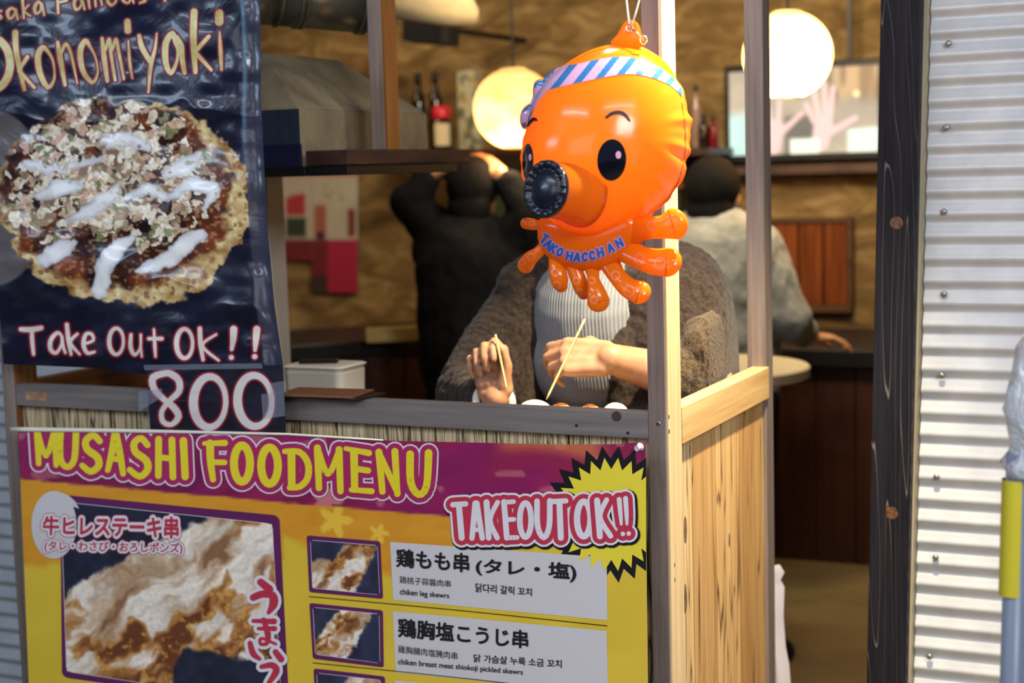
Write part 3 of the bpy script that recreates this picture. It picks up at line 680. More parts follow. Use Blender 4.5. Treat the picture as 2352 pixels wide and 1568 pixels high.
# starburst
def star(cx, cy, R, r, n, ph=0.0):
    out = []
    for i in range(2*n):
        a = PI*i/n+ph; q = R if i % 2 == 0 else r; x = cx+q*math.cos(a); y = cy+q*math.sin(a); out.append((min(x, 1484), y))
    return out
mb = MB(); polypatch(mb, SM, star(1402, 1181, 158, 128, 26), .0006, 0, 6); sb_ = mb.build('starburst', PRM['black'], menu)
mb = MB(); polypatch(mb, SM, star(1404, 1181, 131, 104, 26), .0012, 0, 6); mb.build('starburst_fill', PRM['burst'], sb_)
TK = C4([[(1078, 536, 30), (1150, 531, 30)], [(1113, 545, 34), (1128, 722, 34)], [(1205, 528, 34), (1186, 724, 30)], [(1212, 528, 34), (1244, 724, 30)], [(1192, 678, 24), (1238, 676, 24)], [(1268, 522, 34), (1280, 722, 32)], [(1330, 522, 28), (1288, 622, 28), (1328, 722, 30)],
    [(1366, 520, 32), (1382, 722, 32)], [(1366, 522, 26), (1420, 519, 26)], [(1372, 620, 26), (1422, 618, 26)], [(1382, 722, 26), (1440, 720, 26)], ell(1487, 622, 32, 96, 32, n=12), [(1552, 516, 32), (1556, 660, 32), (1590, 720, 32), (1620, 660, 32), (1624, 514, 32)],
    [(1642, 518, 30), (1714, 514, 30)], [(1678, 525, 34), (1686, 722, 34)], ell(1815, 616, 38, 98, 36, n=12), [(1890, 512, 34), (1906, 714, 34)], [(1944, 508, 28), (1906, 605, 30), (1966, 712, 30)], [(2014, 506, 28), (2022, 590, 24), (2026, 645, 16)], [(2035, 700, 26)], [(2050, 500, 28), (2056, 590, 24), (2058, 645, 16)], [(2068, 698, 26)]])
for wd, o_ in ((TK[:16], 0), (TK[16:], .0012)):
    mb = MB(); ribbon(mb, SM, wd, 37, .0018+o_, dx=3, dy=3); tk = mb.build('takeout_word', PRM['black'], menu)
    mb = MB(); ribbon(mb, SM, wd, 31, .0024+o_); mb.build('border_lettering', PRM['white'], tk)
    mb = MB(); ribbon(mb, SM, wd, 21, .0028+o_); mb.build('outline_lettering', PRM['crimson'], tk)
    mb = MB(); ribbon(mb, SM, wd, 0, .0032+o_); mb.build('fill_lettering', PRM['white'], tk)
# photographs on the menu
def chicken(seed, dark=(30, 32, 46), scale=1.0, darkf=None):
    def f(X, Y):
        q = scale; wx = (fbm(X*q/50, Y*q/50, seed+50, 3)-.5)*70; wy = (fbm(X*q/50+5, Y*q/50, seed+51, 3)-.5)*70
        A, B = (X*q+wx)*.78-(Y*q+wy)*.62, (X*q+wx)*.62+(Y*q+wy)*.78
        n = fbm(A/110, B/42, seed, 4); c = lerp3((186, 152, 118), (240, 230, 216), sstep(.36, .56, n))
        f = fbm(A/60, B/9, seed+5, 3); c = c*(.86+.28*f)[..., None]
        br = fbm(A/90+7, B/46, seed+8, 4); m = sstep(.50, .60, br+.12*(f-.5)); c = over(c, (170, 106, 44), m*.85); c = over(c, (96, 50, 28), sstep(.60, .70, br+.10*(f-.5))*.85)
        c = over(c, (224, 172, 84), sstep(.60, .70, fbm(X*q/12, Y*q/12, seed+3, 3))*m*.7); c = over(c, (112, 70, 44), sstep(.36, .28, n)*.6)
        c = c*(.92+.16*fbm(X/5, Y/5, seed+77, 2))[..., None]
        if darkf is not None: c = over(c, lerp3(dark, np.array(dark)*1.5, vn(X/20, Y/20, seed)), darkf(X, Y))
        return c
    return f
def gridquad(quad, nv, nu):
    tl, tr_, br, bl = [np.array(q, float) for q in quad]; o = np.zeros((nv, nu, 2))
    for j in range(nv):
        for i in range(nu): u, v = i/(nu-1), j/(nv-1); o[j, i] = (tl*(1-u)+tr_*u)*(1-v)+(bl*(1-u)+br*u)*v
    return o
q3 = lambda *p: [(x/2.497, 940+y/2.497) for x, y in p]
q4 = lambda *p: [(600+x/2.45, 940+y/2.45) for x, y in p]
big_o = q3((345, 488), (1602, 608), (1660, 1720), (355, 1535)); big_i = q3((350, 530), (1560, 658), (1612, 1690), (384, 1500))
mb = MB(); polypatch(mb, SM, rrect(big_o, .03), .0006, 0, 14); fr = mb.build('photo_frame', PRM['purple'], menu)
mb = MB(); polypatch(mb, SM, rrect([(a[0]+b, a[1]+c) for a, b, c in zip(big_i, (-1.2, 1.2, 1.2, -1.2), (-1.2, -1.2, 1.2, 1.2))], .03), .0010, 0, 14); mb.build('photo_hairline', PRM['white'], fr)
def dk_big(X, Y):
    top = sstep(6, -6, Y-np.interp(X, [140, 160, 200, 260, 320, 420, 480, 560, 640], [1395, 1350, 1325, 1300, 1262, 1215, 1190, 1178, 1170])-(fbm(X/20, Y/20, 5, 3)-.5)*22)
    bt = sstep(-6, 6, Y-np.interp(X, [380, 400, 420, 470, 520, 600, 660], [1600, 1530, 1490, 1490, 1508, 1520, 1500])-(fbm(X/16, Y/16, 7, 3)-.5)*16)*sstep(392, 402, X)
    return np.maximum(top, bt)
picture_grid(SM, gridquad(big_i, 150, 170), .0016, chicken(3, (26, 30, 46), .8, dk_big), 'food_photo', printed('menu_photo', .45), fr)
def dk1(X, Y): return np.maximum(sstep(5, -5, Y-np.interp(X, [710, 740, 765, 790, 830, 870], [1290, 1282, 1290, 1250, 1248, 1256])-(fbm(X/9, Y/9, 5, 2)-.5)*9), sstep(-4, 4, (X-830)+(Y-1330)*.5-(fbm(X/9, Y/9, 6, 2)-.5)*9))
def dk2(X, Y): return np.maximum(sstep(6, -6, (X-745)+(Y-1445)*.75-(fbm(X/9, Y/9, 5, 2)-.5)*20)*.95, sstep(-5, 5, (X-822)+(Y-1470)*.55-(fbm(X/9, Y/9, 6, 2)-.5)*16))
def dk3(X, Y): return sstep(6, -6, (X-770)+(Y-1590)*.9)
for k, (o_, i_, dk, sd) in enumerate(((q4((255, 708), (670, 742), (686, 1066), (270, 1028)), q4((278, 736), (652, 766), (665, 1042), (290, 1004)), dk1, 11),
        (q4((270, 1088), (685, 1130), (690, 1452), (290, 1402)), q4((292, 1114), (662, 1152), (667, 1426), (306, 1376)), dk2, 27),
        (q4((294, 1456), (696, 1502), (704, 1830), (310, 1780)), q4((314, 1484), (672, 1524), (682, 1802), (328, 1756)), dk3, 43))):
    mb = MB(); polypatch(mb, SM, rrect(o_, .04), .0006, 0, 5); fr = mb.build('photo_frame', PRM['purple'], menu)
    mb = MB(); polypatch(mb, SM, rrect([(a[0]+b, a[1]+c) for a, b, c in zip(i_, (-1, 1, 1, -1), (-1, -1, 1, 1))], .05), .0010, 0, 5); mb.build('photo_hairline', PRM['white'], fr)
    picture_grid(SM, gridquad(i_, 50, 66), .0016, chicken(sd, (34, 38, 58), 1.7, dk), 'food_photo', bpy.data.materials['menu_photo'], fr)
# white text panels
boxes = (q4((725, 745), (1944, 832), (1948, 1186), (742, 1070)), q4((740, 1135), (1944, 1246), (1952, 1600), (757, 1478)), q4((752, 1524), (1952, 1650), (1958, 2000), (768, 1880)))
TX = [[('鶏もも串', q4((762, 785), (1168, 812), (1168, 916), (762, 884)), .026), ('(タレ・塩)', q4((1210, 838), (1770, 866), (1770, 972), (1210, 930)), .026),
       ('鶏桃子蒜醬肉串', q4((778, 936), (1066, 962), (1066, 1000), (778, 978)), 0), ('닭다리 갈릭 꼬치', q4((1206, 976), (1522, 1006), (1522, 1050), (1206, 1026)), .012), ('chiken leg skewrs', q4((780, 1008), (1057, 1034), (1057, 1070), (780, 1050)), .012)],
      [('鶏胸塩こうじ串', q4((772, 1175), (1500, 1246), (1500, 1344), (772, 1278)), .026), ('雞胸脯肉塩腌肉串', q4((770, 1326), (1104, 1366), (1104, 1408), (770, 1368)), 0),
       ('닭 가슴살 누룩 소금 꼬치', q4((1196, 1376), (1690, 1410), (1690, 1454), (1196, 1420)), .012), ('chiken breast meat shiokoji pickled skewrs', q4((770, 1402), (1472, 1464), (1472, 1500), (770, 1442)), .012)], []]
for bq, tx in zip(boxes, TX):
    mb = MB(); quadpatch(mb, SM, bq, .0008, 0, 24, 8); bx = mb.build('text_panel', PRM['paper'], menu)
    for s, q, o_ in tx:
        mb = MB(); text(mb, SM, s, q, .0024, 0, o_); mb.build('menu_text', PRM['ink'], bx)
for a, b in ((q4((270, 1052), (1946, 1217)), 0), (q4((290, 1425), (1956, 1606)), 0)):
    (x0, y0), (x1, y1) = a; mb = MB(); ribbon(mb, SM, [[(x0, y0, 1.8), (x0+(x1-x0)*.5, y0+(y1-y0)*.47, 1.8), (x1, y1, 1.8)]], 0, .0014, 0, 12); mb.build('divider_line', PRM['ink'], menu)
# white disc with a swoosh and the red captions
mb = MB(); polypatch(mb, SM, [(124+52*math.cos(a), 1205+78*math.sin(a)) for a in np.linspace(0, 2*PI, 40, False)], .0019, 0, 3)
polypatch(mb, SM, [(140, 1130), (158, 1138), (172, 1150), (182, 1168), (170, 1162), (158, 1160), (150, 1165), (160, 1178), (130, 1180)], .0020, 0, 1); mb.build('caption_disc', PRM['paper'], menu)
cap = MB(); caps = (('牛ヒレステーキ串', q3((250, 612), (1022, 618), (1022, 738), (246, 716))), ('(タレ・わさび・おろしポンズ)', q3((258, 752), (1046, 765), (1044, 832), (254, 815))))
o1 = MB(); o2 = MB(); o3 = MB()
text(o1, SM, caps[0][0], caps[0][1], .0026, 0, .20); text(o2, SM, caps[0][0], caps[0][1], .0031, 0, .165); text(o3, SM, caps[0][0], caps[0][1], .0037, 0, .034)
text(o1, SM, caps[1][0], caps[1][1], .0026, 0, .27); text(o2, SM, caps[1][0], caps[1][1], .0031, 0, .22); text(o3, SM, caps[1][0], caps[1][1], .0037, 0, .022)
cp = o1.build('caption_lettering', PRM['crimson'], menu); o2.build('border_lettering', PRM['white'], cp); o3.build('fill_lettering', PRM['crimson'], cp)
UM = C3([[(1495, 990, 42), (1545, 1030, 46)], [(1452, 1078, 40), (1505, 1058, 42), (1562, 1066, 46), (1568, 1115, 50), (1540, 1165, 22)],
    [(1452, 1212, 22), (1572, 1215, 34)], [(1482, 1256, 20), (1575, 1256, 30)], [(1512, 1205, 28), (1536, 1290, 36), (1530, 1340, 24), (1494, 1344, 20), (1500, 1312, 18), (1582, 1345, 16)],
    [(1434, 1340, 30), (1452, 1400, 36), (1488, 1430, 22)], [(1580, 1390, 34), (1612, 1432, 38)], [(1500, 1475, 26), (1560, 1466, 36), (1584, 1500, 40), (1540, 1570, 26)], [(1490, 1640, 34), (1600, 1650, 34)]])
mb = MB(); ribbon(mb, SM, UM, 15, .0026); um = mb.build('side_lettering', PRM['white'], menu); mb = MB(); ribbon(mb, SM, UM, 0, .0034); mb.build('fill_lettering', PRM['crimson'], um)
# rod in the top hem and the clear pin at the corner
mb = MB(); mb.tube([SM(x, top_m(x)-2.5, .002) for x in (27, 60, 160, 300, 420, 560, 660, 800, 880)], [.0052, .0050, .0046, .0042, .0034, .0028, .0024, .0020, .0012], 10, 0, True); mb.build('top_rod', M['white'], menu, smooth=True)
mb = MB(); c = SM(1471, 1026, .001); mb.lathe(c, [(.007, 0), (.0075, .001), (.0045, .002), (.0035, .006), (.005, .012), (.005, .0095), (.003, .0105)], 20, (-.25, -1, -.1)); mb.build('push_pin', mat('clear_pin', L4(214, 206, 220), .15, spec=.8), menu, smooth=True)
# ------------------------------------------------------------ inflatable octopus
YO = 2.26
def vinyl(name, col, tr=.25, rough=.20, alpha=None, coat=.2):
    m = mat(name, col, rough, spec=.6, coat=coat); N, L, b = nodes(m)
    t = N.new('ShaderNodeBsdfTranslucent'); t.inputs[0].default_value = tuple(min(1, c*1.15) for c in col[:3])+(1,)
    mx = N.new('ShaderNodeMixShader'); mx.inputs[0].default_value = tr; o = N['Material Output']
    L.new(b.outputs[0], mx.inputs[1]); L.new(t.outputs[0], mx.inputs[2])
    if alpha:
        tp = N.new('ShaderNodeBsdfTransparent'); tp.inputs[0].default_value = (1, .62, .25, 1); m2 = N.new('ShaderNodeMixShader'); m2.inputs[0].default_value = alpha
        L.new(mx.outputs[0], m2.inputs[1]); L.new(tp.outputs[0], m2.inputs[2]); L.new(m2.outputs[0], o.inputs[0])
    else: L.new(mx.outputs[0], o.inputs[0])
    mp = coords(N, L, (1, 1, 1)); n = noise(N, L, mp.outputs[0], 22, 2, .5, .8); bump(N, L, b, n.outputs['Fac'], .10, .004)
    return m
M['orange'] = vinyl('orange_vinyl', L4(255, 156, 30), .42)
M['orange_clear'] = vinyl('clear_orange_vinyl', L4(255, 148, 28), .55, .16, .08, .25)
def pvinyl(name):
    m = printed(name, .16, .6, .5); return m
M['band_print'] = pvinyl('striped_band_print')
M['eye'] = mat('glossy_black_print', L4(10, 10, 24), .10, spec=.8, coat=.6)
M['pinkdot'] = mat('pink_print', L4(240, 170, 196), .25)
M['ring_print'] = mat('pink_ring_print', L4(238, 134, 96), .25)
M['mouth'] = mat('mouth_vinyl', L4(12, 16, 34), .30, spec=.7, coat=.15)
Cc = P(1390, 330, YO); mO = .667e-3*YO/2.28
ang = np.radians([0, 20, 41, 61, 73, 90, 115, 140, 168, 184, 203, 220, 233, 247, 262, 278, 302, 327, 349])
rho = np.array([202, 214, 228, 246, 243, 232, 211, 202, 190, 200, 214, 220, 222, 228, 231, 212, 203, 203, 204])*mO
def rad(t):
    t = np.mod(t, 2*PI); return np.interp(t, np.concatenate([ang, [2*PI]]), np.concatenate([rho, [rho[0]]]))
def rads(t): return (rad(t-.12)+rad(t-.06)+rad(t)+rad(t+.06)+rad(t+.12))/5
nt, npf = 144, 72; V = []; F = []
for j in range(npf+1):
    ph = PI*j/npf                                            # 0 towards the viewer, PI away
    for i in range(nt):
        t = 2*PI*i/nt; s = math.sin(ph)**.97 if 0 < ph < PI else 0; d = .118*math.cos(ph)
        r = rads(t)
        # welded seam and gathered gusset on the right hand side
        right = math.exp(-((math.atan2(math.sin(t+.12), math.cos(t+.12)))/.95)**2)
        fold = (1-2.2*abs(math.sin(t*9.5+.8)))*.5+(1-2.2*abs(math.sin(t*16.5+2)))*.3+math.sin(t*11)*.25
        k = 1+right*(.034*fold*math.exp(-((ph-1.45)/.34)**2) + .034*fold*math.exp(-((ph-.98)/.24)**2))
        left = math.exp(-((math.atan2(math.sin(t-PI-.3), math.cos(t-PI-.3)))/.7)**2)
        k *= 1+left*.008*math.sin(t*31)*math.exp(-((ph-1.5)/.3)**2)
        k *= 1-.022*right*math.exp(-((ph-1.16)/.035)**2)
        V.append(Cc+(RGT*math.cos(t)+UPV*math.sin(t))*(r*s*k)-FWD*(d*(1-.04*right*(math.sin(ph)**4)*(1-math.exp(-((ph-1.16)/.05)**2)))))
for j in range(npf):
    for i in range(nt): a = j*nt; F.append((a+i, a+nt+i, a+nt+(i+1) % nt, a+(i+1) % nt))
octo = empty('inflatable_octopus', P(1380, 715, YO), 'orange inflatable toy octopus with a striped headband hanging at the corner post', 'toy')
hb = MB(); hb.add(V, F); bm = bmesh.new(); me_ = bpy.data.meshes.new('t'); me_.from_pydata([tuple(v) for v in V], [], F); bm.from_mesh(me_); bmesh.ops.remove_doubles(bm, verts=bm.verts, dist=1e-6)
hb = MB(); bm.verts.index_update(); hb.add([v.co.copy() for v in bm.verts], [tuple(v.index for v in f.verts) for f in bm.faces]); bm.free()
head = hb.build('head', M['orange'], octo, smooth=True)
BV = BVHTree.FromPolygons([tuple(v) for v in hb.v], hb.f)
def hitter(bv, fall):
    def S(px, py, off=0):
        d = ray(px, py).normalized(); h = bv.ray_cast(CAM, d)
        if h[0] is None: return fall(px, py)
        n = h[1]
        if n.dot(d) > 0: n = -n
        return h[0]+n*off
    return S
SH = hitter(BV, lambda x, y: P(x, y, YO))
def pillow(outline, Y, th, name, m, parent, rings=6, power=.5, paint=None, dense=4):
    o = catmull([(x, y, 0) for x, y in outline], dense, True)[:-1]; o = np.array(o)[:, :2]; c = o.mean(0); n = len(o); V = []; F = []; px = []
    for side in (-1, 1):
        for k in range(rings+1):
            f = k/rings; h = th*max(0, 1-f**2)**power
            for q in o: p = c+(q-c)*f; V.append(P(p[0], p[1], Y)+FWD*(side*h)); px.append(p)
    for s in range(2):
        b = s*(rings+1)*n
        for k in range(rings):
            for i in range(n):
                q = (b+k*n+i, b+k*n+(i+1) % n, b+(k+1)*n+(i+1) % n, b+(k+1)*n+i); F.append(q if s else q[::-1])
    mb = MB(); mb.add(V, F); col = None
    if paint is not None: px = np.array(px); col = lin(paint(px[:, 0], px[:, 1]))
    return mb.build(name, m, parent, smooth=True, col=col), mb
q6 = lambda pts: [tuple([1140+p[0]/3.92, 340+p[1]/3.92]+[v/3.92 for v in p[2:]]) for p in pts]
# collar and tentacles
tents = [[(455, 690, 90), (390, 695, 90), (330, 685, 110), (268, 670, 110)], [(440, 880, 110), (370, 945, 110), (310, 990, 140), (262, 1050, 160)], [(545, 1000, 160), (550, 1110, 165), (568, 1200, 165), (586, 1246, 120)],
    [(690, 1030, 160), (724, 1150, 145), (770, 1255, 155), (794, 1306, 124)], [(862, 1070, 150), (868, 1180, 112), (895, 1310, 180), (910, 1384, 212)], [(1000, 1000, 210), (1080, 1150, 170), (1180, 1258, 196), (1282, 1300, 226)],
    [(1140, 900, 260), (1280, 985, 220), (1410, 1028, 250), (1528, 1034, 282)], [(1180, 760, 300), (1330, 725, 220), (1480, 722, 214), (1580, 695, 292)]]
allb = MB(); depth = [.02, .01, 0, .015, -.03, -.01, -.02, -.02]
for k, t in enumerate(tents):
    c = catmull(q6(t), 7); c = [np.array(q) for q in c]; pts = []; rr = []; e = c[-1]; d = (c[-1][:2]-c[-2][:2]); d /= np.hypot(*d); w = e[2]/2; n0 = len(c)
    Yt = YO-.02
    for i, q in enumerate(c):
        f = i/(n0-1); dep = depth[k]*f - .012*math.sin(f*PI)
        pts.append(P(q[0], q[1], Yt)+FWD*dep); w_ = q[2]*mO/2; rr.append((.005+w_*.30, w_))
    for s in (.10, .22, .36, .50, .64, .76, .86, .94, .985):
        p = e[:2]+d*w*s*.9; pts.append(P(p[0], p[1], Yt)+FWD*depth[k]); f = math.sqrt(1-s*s); rr.append(((.005+w*mO*.30)*f, w*mO*f))
    mb = MB(); mb.tube(pts, rr, 20, 0, True, flat=-FWD)
    mb.build('tentacle', M['orange_clear'], octo, smooth=True); allb.add(mb.v, mb.f)
collar = q6([(390, 640), (372, 760), (400, 900), (490, 1000), (600, 1060), (740, 1095), (870, 1110), (1010, 1075), (1130, 990), (1215, 870), (1275, 740), (1250, 610), (1000, 560), (700, 560)])
co_, cmb = pillow(collar, YO-.03, .022, 'collar', M['orange_clear'], octo, 8); allb.add(cmb.v, cmb.f)
BA = BVHTree.FromPolygons([tuple(v) for v in allb.v], [f for f in allb.f]); SA = hitter(BA, lambda x, y: P(x, y, YO-.03))
for x, y, r in [(1580, 690, 52), (1400, 705, 44), (1475, 1045, 52), (1290, 1000, 44), (1195, 1290, 48), (1075, 1150, 38), (880, 1365, 32), (860, 1195, 28), (720, 1195, 28), (750, 1290, 26), (530, 1120, 30), (545, 1235, 32), (315, 980, 30), (238, 1030, 26), (322, 680, 22), (262, 650, 20)]:
    (cx, cy, cr), = q6([(x, y, r)]); mb = MB(); ribbon(mb, SA, [ell(cx, cy, cr*.92, cr, 2.6, n=14)], 0, .0008, 0, 2, disc=8); mb.build('sucker_ring', M['ring_print'], octo)
# lettering along the collar
LET = {'T': [[(0, 0), (1, 0)], [(.5, 0), (.5, 1)]], 'A': [[(0, 1), (.5, 0), (1, 1)], [(.2, .65), (.8, .65)]], 'K': [[(0, 0), (0, 1)], [(.95, 0), (.05, .55)], [(.2, .45), (1, 1)]], 'O': [['o', (.5, 0), (0, .5), (.5, 1), (1, .5)]],
       'H': [[(0, 0), (0, 1)], [(1, 0), (1, 1)], [(0, .5), (1, .5)]], 'C': [[(.95, .2), (.5, 0), (.05, .5), (.5, 1), (.95, .8)]], 'N': [[(0, 1), (0, 0)], [(0, 0), (1, 1)], [(1, 1), (1, 0)]]}
names = []
for ch, x, y, r in (('T', 437, 815, 34), ('A', 472, 862, 36), ('K', 520, 902, 32), ('O', 578, 932, 24), ('H', 664, 966, 12), ('A', 732, 978, 6), ('C', 800, 975, 0), ('C', 866, 962, -8), ('H', 940, 935, -14), ('A', 1030, 896, -20), ('N', 1108, 852, -26)):
    a = math.radians(r); W_, H_ = 44, 72
    for st in LET[ch]:
        o = []
        for p in st:
            if p == 'o': o.append('o'); continue
            dx, dy = (p[0]-.5)*W_, (p[1]-.5)*H_; o.append(q6([(x+dx*math.cos(a)-dy*math.sin(a), y+dx*math.sin(a)+dy*math.cos(a), 19)])[0])
        names.append(o)
def sharp(s): return s
mb = MB(); ribbon(mb, SA, names, 4.4, .0010, 0, 2); nl = mb.build('toy_lettering', PRM['lilac'], octo); mb = MB(); ribbon(mb, SA, names, 0, .0017, 0, 2); mb.build('fill_lettering', PRM['blue'], nl)
# eyes, brows
def disc_on(S, cx, cy, rx, ry, off, tilt=0, nr=7, n=36):
    V = [S(cx, cy, off)]; F = []
    for k in range(1, nr+1):
        for i in range(n):
            a = 2*PI*i/n; x, y = rx*k/nr*math.cos(a), ry*k/nr*math.sin(a); V.append(S(cx+x*math.cos(tilt)-y*math.sin(tilt), cy+x*math.sin(tilt)+y*math.cos(tilt), off))
    for i in range(n): F.append((0, 1+(i+1) % n, 1+i))
    for k in range(nr-1):
        for i in range(n): a = 1+k*n; F.append((a+i, a+(i+1) % n, a+n+(i+1) % n, a+n+i))
    return MB().add(V, F)
e1 = disc_on(SH, 1405, 367, 33, 47.5, .0009, .06).build('eye', M['eye'], octo, smooth=True); disc_on(SH, 1420, 355.5, 6.4, 8.8, .0016, nr=3, n=20).build('eye_glint', M['pinkdot'], e1)
e2 = disc_on(SH, 1213.5, 372, 12.5, 42, .0009, .02).build('eye', M['eye'], octo, smooth=True); disc_on(SH, 1219.5, 361, 3.4, 8, .0016, nr=3, n=20).build('eye_glint', M['pinkdot'], e2)
for st in ([(1393, 270, 6), (1406, 261, 8), (1424, 259, 9), (1437, 266, 8), (1446, 278, 4)], [(1213, 290, 4), (1219, 281, 7), (1227, 274, 8), (1233, 276, 6)]):
    mb = MB(); ribbon(mb, SH, [st], 0, .0012, 0, 8); mb.build('eyebrow', PRM['black'], octo)
# welded seam on the right side
mb = MB(); ribbon(mb, SH, [[(1566, 236, 2), (1573, 290, 2.6), (1574, 340, 2.6), (1562, 404, 2.6), (1536, 452, 2.6), (1500, 490, 2)]], 0, .0006, 0, 10); mb.build('seam', mat('seam_orange', L4(206, 92, 20), .3), octo)
# headband
topb = [(1272, 160), (1290, 153), (1330, 147), (1380, 136), (1430, 131), (1475, 139), (1515, 156), (1546, 180), (1566, 204)]; botb = [(1243, 214), (1264, 206), (1300, 197), (1345, 187), (1400, 176), (1450, 171), (1500, 180), (1540, 198), (1567, 222)]
tb = np.array([q[:2] for q in catmull([(x, y, 0) for x, y in topb], 40)]); bb = np.array([q[:2] for q in catmull([(x, y, 0) for x, y in botb], 40)])
def stripes(X, Y, ph=0):
    s = (X+Y*.80)/42.0+ph; fr = np.mod(s, 1); return np.where((fr < .42)[..., None], np.array([58, 124, 190.]), np.array([226, 176, 214.]))
R_ = 14; xy = np.zeros((R_, len(tb), 2))
for j in range(R_): xy[j] = tb+(bb-tb)*j/(R_-1)
xx = np.zeros((R_*6, len(tb)*1, 2))
for j in range(R_*6): xx[j] = tb+(bb-tb)*j/(R_*6-1)
hbnd = picture_grid(SH, xx, .0010, stripes, 'headband', M['band_print'], octo)
# the band's short tail on the brow side and knot lobes of flat vinyl
xx = np.zeros((40, 14, 2)); A_ = np.array([q[:2] for q in catmull([(1268, 162, 0), (1240, 192, 0), (1222, 226, 0), (1208, 268, 0)], 13)]); B_ = np.array([q[:2] for q in catmull([(1300, 190, 0), (1262, 206, 0), (1236, 236, 0), (1214, 282, 0)], 13)])
xx = np.zeros((len(A_), 14, 2))
for j in range(14): xx[:, j] = A_+(B_-A_)*j/13
picture_grid(SH, xx, .0008, stripes, 'band_tail', M['band_print'], hbnd)
def lobe_paint(X, Y): return stripes(X*.3, Y*1.15, .2)
for ol in ([(1256, 190), (1243, 184), (1230, 190), (1226, 206), (1228, 226), (1238, 226), (1248, 212)], [(1230, 240), (1214, 242), (1200, 256), (1197, 278), (1204, 292), (1216, 286), (1226, 262)]):
    c = np.mean(ol, 0); pillow([tuple(c+(np.array(p)-c)*1.16) for p in ol], YO+.004, .004, 'knot_border', M['orange'], hbnd, 4)
    pillow(ol, YO+.001, .006, 'knot_lobe', M['band_print'], hbnd, 8, paint=lobe_paint, dense=6)
# snout
Bc = SH(1312, 446, -.006); Ax = (-RGT*.70-FWD*.70+UPV*.02).normalized(); Lsn = .060
sn = MB(); sn.lathe(Bc-Ax*.022, [(.052, 0), (.050, .014), (.0465, .024), (.0440, .036), (.0425, .060), (.0415, .074), (.0418, .080)], 48, Ax)
so = sn.build('snout', M['orange_clear'], octo, smooth=True)
Tc = Bc+Ax*(Lsn-.002); u_ = (RGT-Ax*RGT.dot(Ax)).normalized(); w_ = Ax.cross(u_); V = []; F = []; n = 96
prof = [(.0425, -.004), (.0440, .001), (.0425, .005), (.0385, .0065), (.0345, .005), (.0318, .0015), (.0300, .0015), (.027, .005), (.020, .009), (.010, .0112), (.0005, .012)]
for k, (r, h) in enumerate(prof):
    for i in range(n):
        a = 2*PI*i/n; pl = .0011*math.sin(a*19)+.0008*math.sin(a*29+1) if 1 <= k <= 5 else 0
        V.append(Tc+u_*(r*math.cos(a))+w_*(r*math.sin(a))+Ax*(h+pl))
for k in range(len(prof)-1):
    for i in range(n): F.append((k*n+i, k*n+(i+1) % n, (k+1)*n+(i+1) % n, (k+1)*n+i))
MB().add(V, F).build('mouth', M['mouth'], so, smooth=True)
# hanging tab, eyelet and split ring
tabm, _ = pillow([(1404, 100), (1418, 80), (1430, 58), (1442, 47), (1456, 47), (1468, 58), (1474, 80), (1482, 102), (1445, 116)], YO, .006, 'hanging_tab', M['orange_clear'], octo, 6)
mb = MB(); c = P(1446, 65, YO-.007); mb.tube([c+RGT*(.0052*math.cos(a))+UPV*(.0052*math.sin(a)) for a in np.linspace(0, 2*PI, 25)], .0017, 8); mb.build('eyelet', mat('eyelet_metal', L4(200, 190, 170), .2, 1), tabm, smooth=True)
mb = MB(); c = P(1478, 92, YO-.016); mb.tube([c+RGT*(.0052*math.cos(a))+UPV*(.0062*math.sin(a)) for a in np.linspace(0, 2*PI, 25)], .0013, 8)
mb.tube([P(1453, 66, YO-.008), P(1462, 74, YO-.010), P(1472, 86, YO-.014)], .0012, 8); mb.build('split_ring', mat('gold_ring', L4(220, 200, 160), .25, 1), tabm, smooth=True)
# cord it hangs from
cord = mat('white_cord', L4(226, 224, 220), .5)
a, b = P(1446, 63, YO-.006), P(1452, 60, YO-.006); mb = MB()
top = Vector((a.x+.01, 2.49, 2.21))
def sag(p, q, px): return [p+(q-p)*t for t in np.linspace(0, 1, 9)]
pa = P(1438, -6, YO+.002); pb = P(1470, -6, YO+.002)
mb.tube([a, a+(pa-a)*.5, pa, pa+(pa-a)*1.5, top], [(.0016, .0024)]*5, 8); mb.tube([b, b+(pb-b)*.5, pb, pb+(pb-b)*1.0, top+Vector((.02, 0, 0))], [(.0012, .0027)]*5, 8)
tag(mb.build('white_string', cord, smooth=True), 'looped white string holding up the orange octopus', 'string')
# ------------------------------------------------------------ food on the counter
M['skin'] = mottled('skin', [(.3, L4(166, 116, 84)), (.7, L4(192, 144, 110))], nscale=30, rough=.5, bst=.05, bd=.002)
M['bamboo'] = mat('bamboo_pick', L4(226, 196, 130), .45)
M['batter'] = mottled('fried_batter', [(.35, L4(142, 88, 40)), (.65, L4(206, 150, 84))], nscale=45, rough=.4, bst=.3, bd=.003)
M['mayo'] = mat('cream_topping', L4(244, 232, 194), .3)
tr_c = P(1330, 940, 2.66); tr_c.z = ZW
mb = MB(); cx, cy = tr_c.x, 2.655
mb.hexa([(cx-.115, cy-.045, ZW+.001), (cx+.115, cy-.045, ZW+.001), (cx+.115, cy+.045, ZW+.001), (cx-.115, cy+.045, ZW+.001), (cx-.135, cy-.058, ZW+.014), (cx+.135, cy-.058, ZW+.014), (cx+.135, cy+.058, ZW+.014), (cx-.135, cy+.058, ZW+.014)])
tag(mb.build('food_tray', mat('paper_tray', L4(214, 196, 150), .7), bevel=.002), 'shallow pale tray of octopus balls on the stall counter', 'tray')
blab = ['brown octopus ball nearest the pick in the pale tray', 'brown octopus ball in the middle of the pale tray', 'cream topped ball at the corner post end of the tray', 'flaky white topping heap at the left end of the tray']
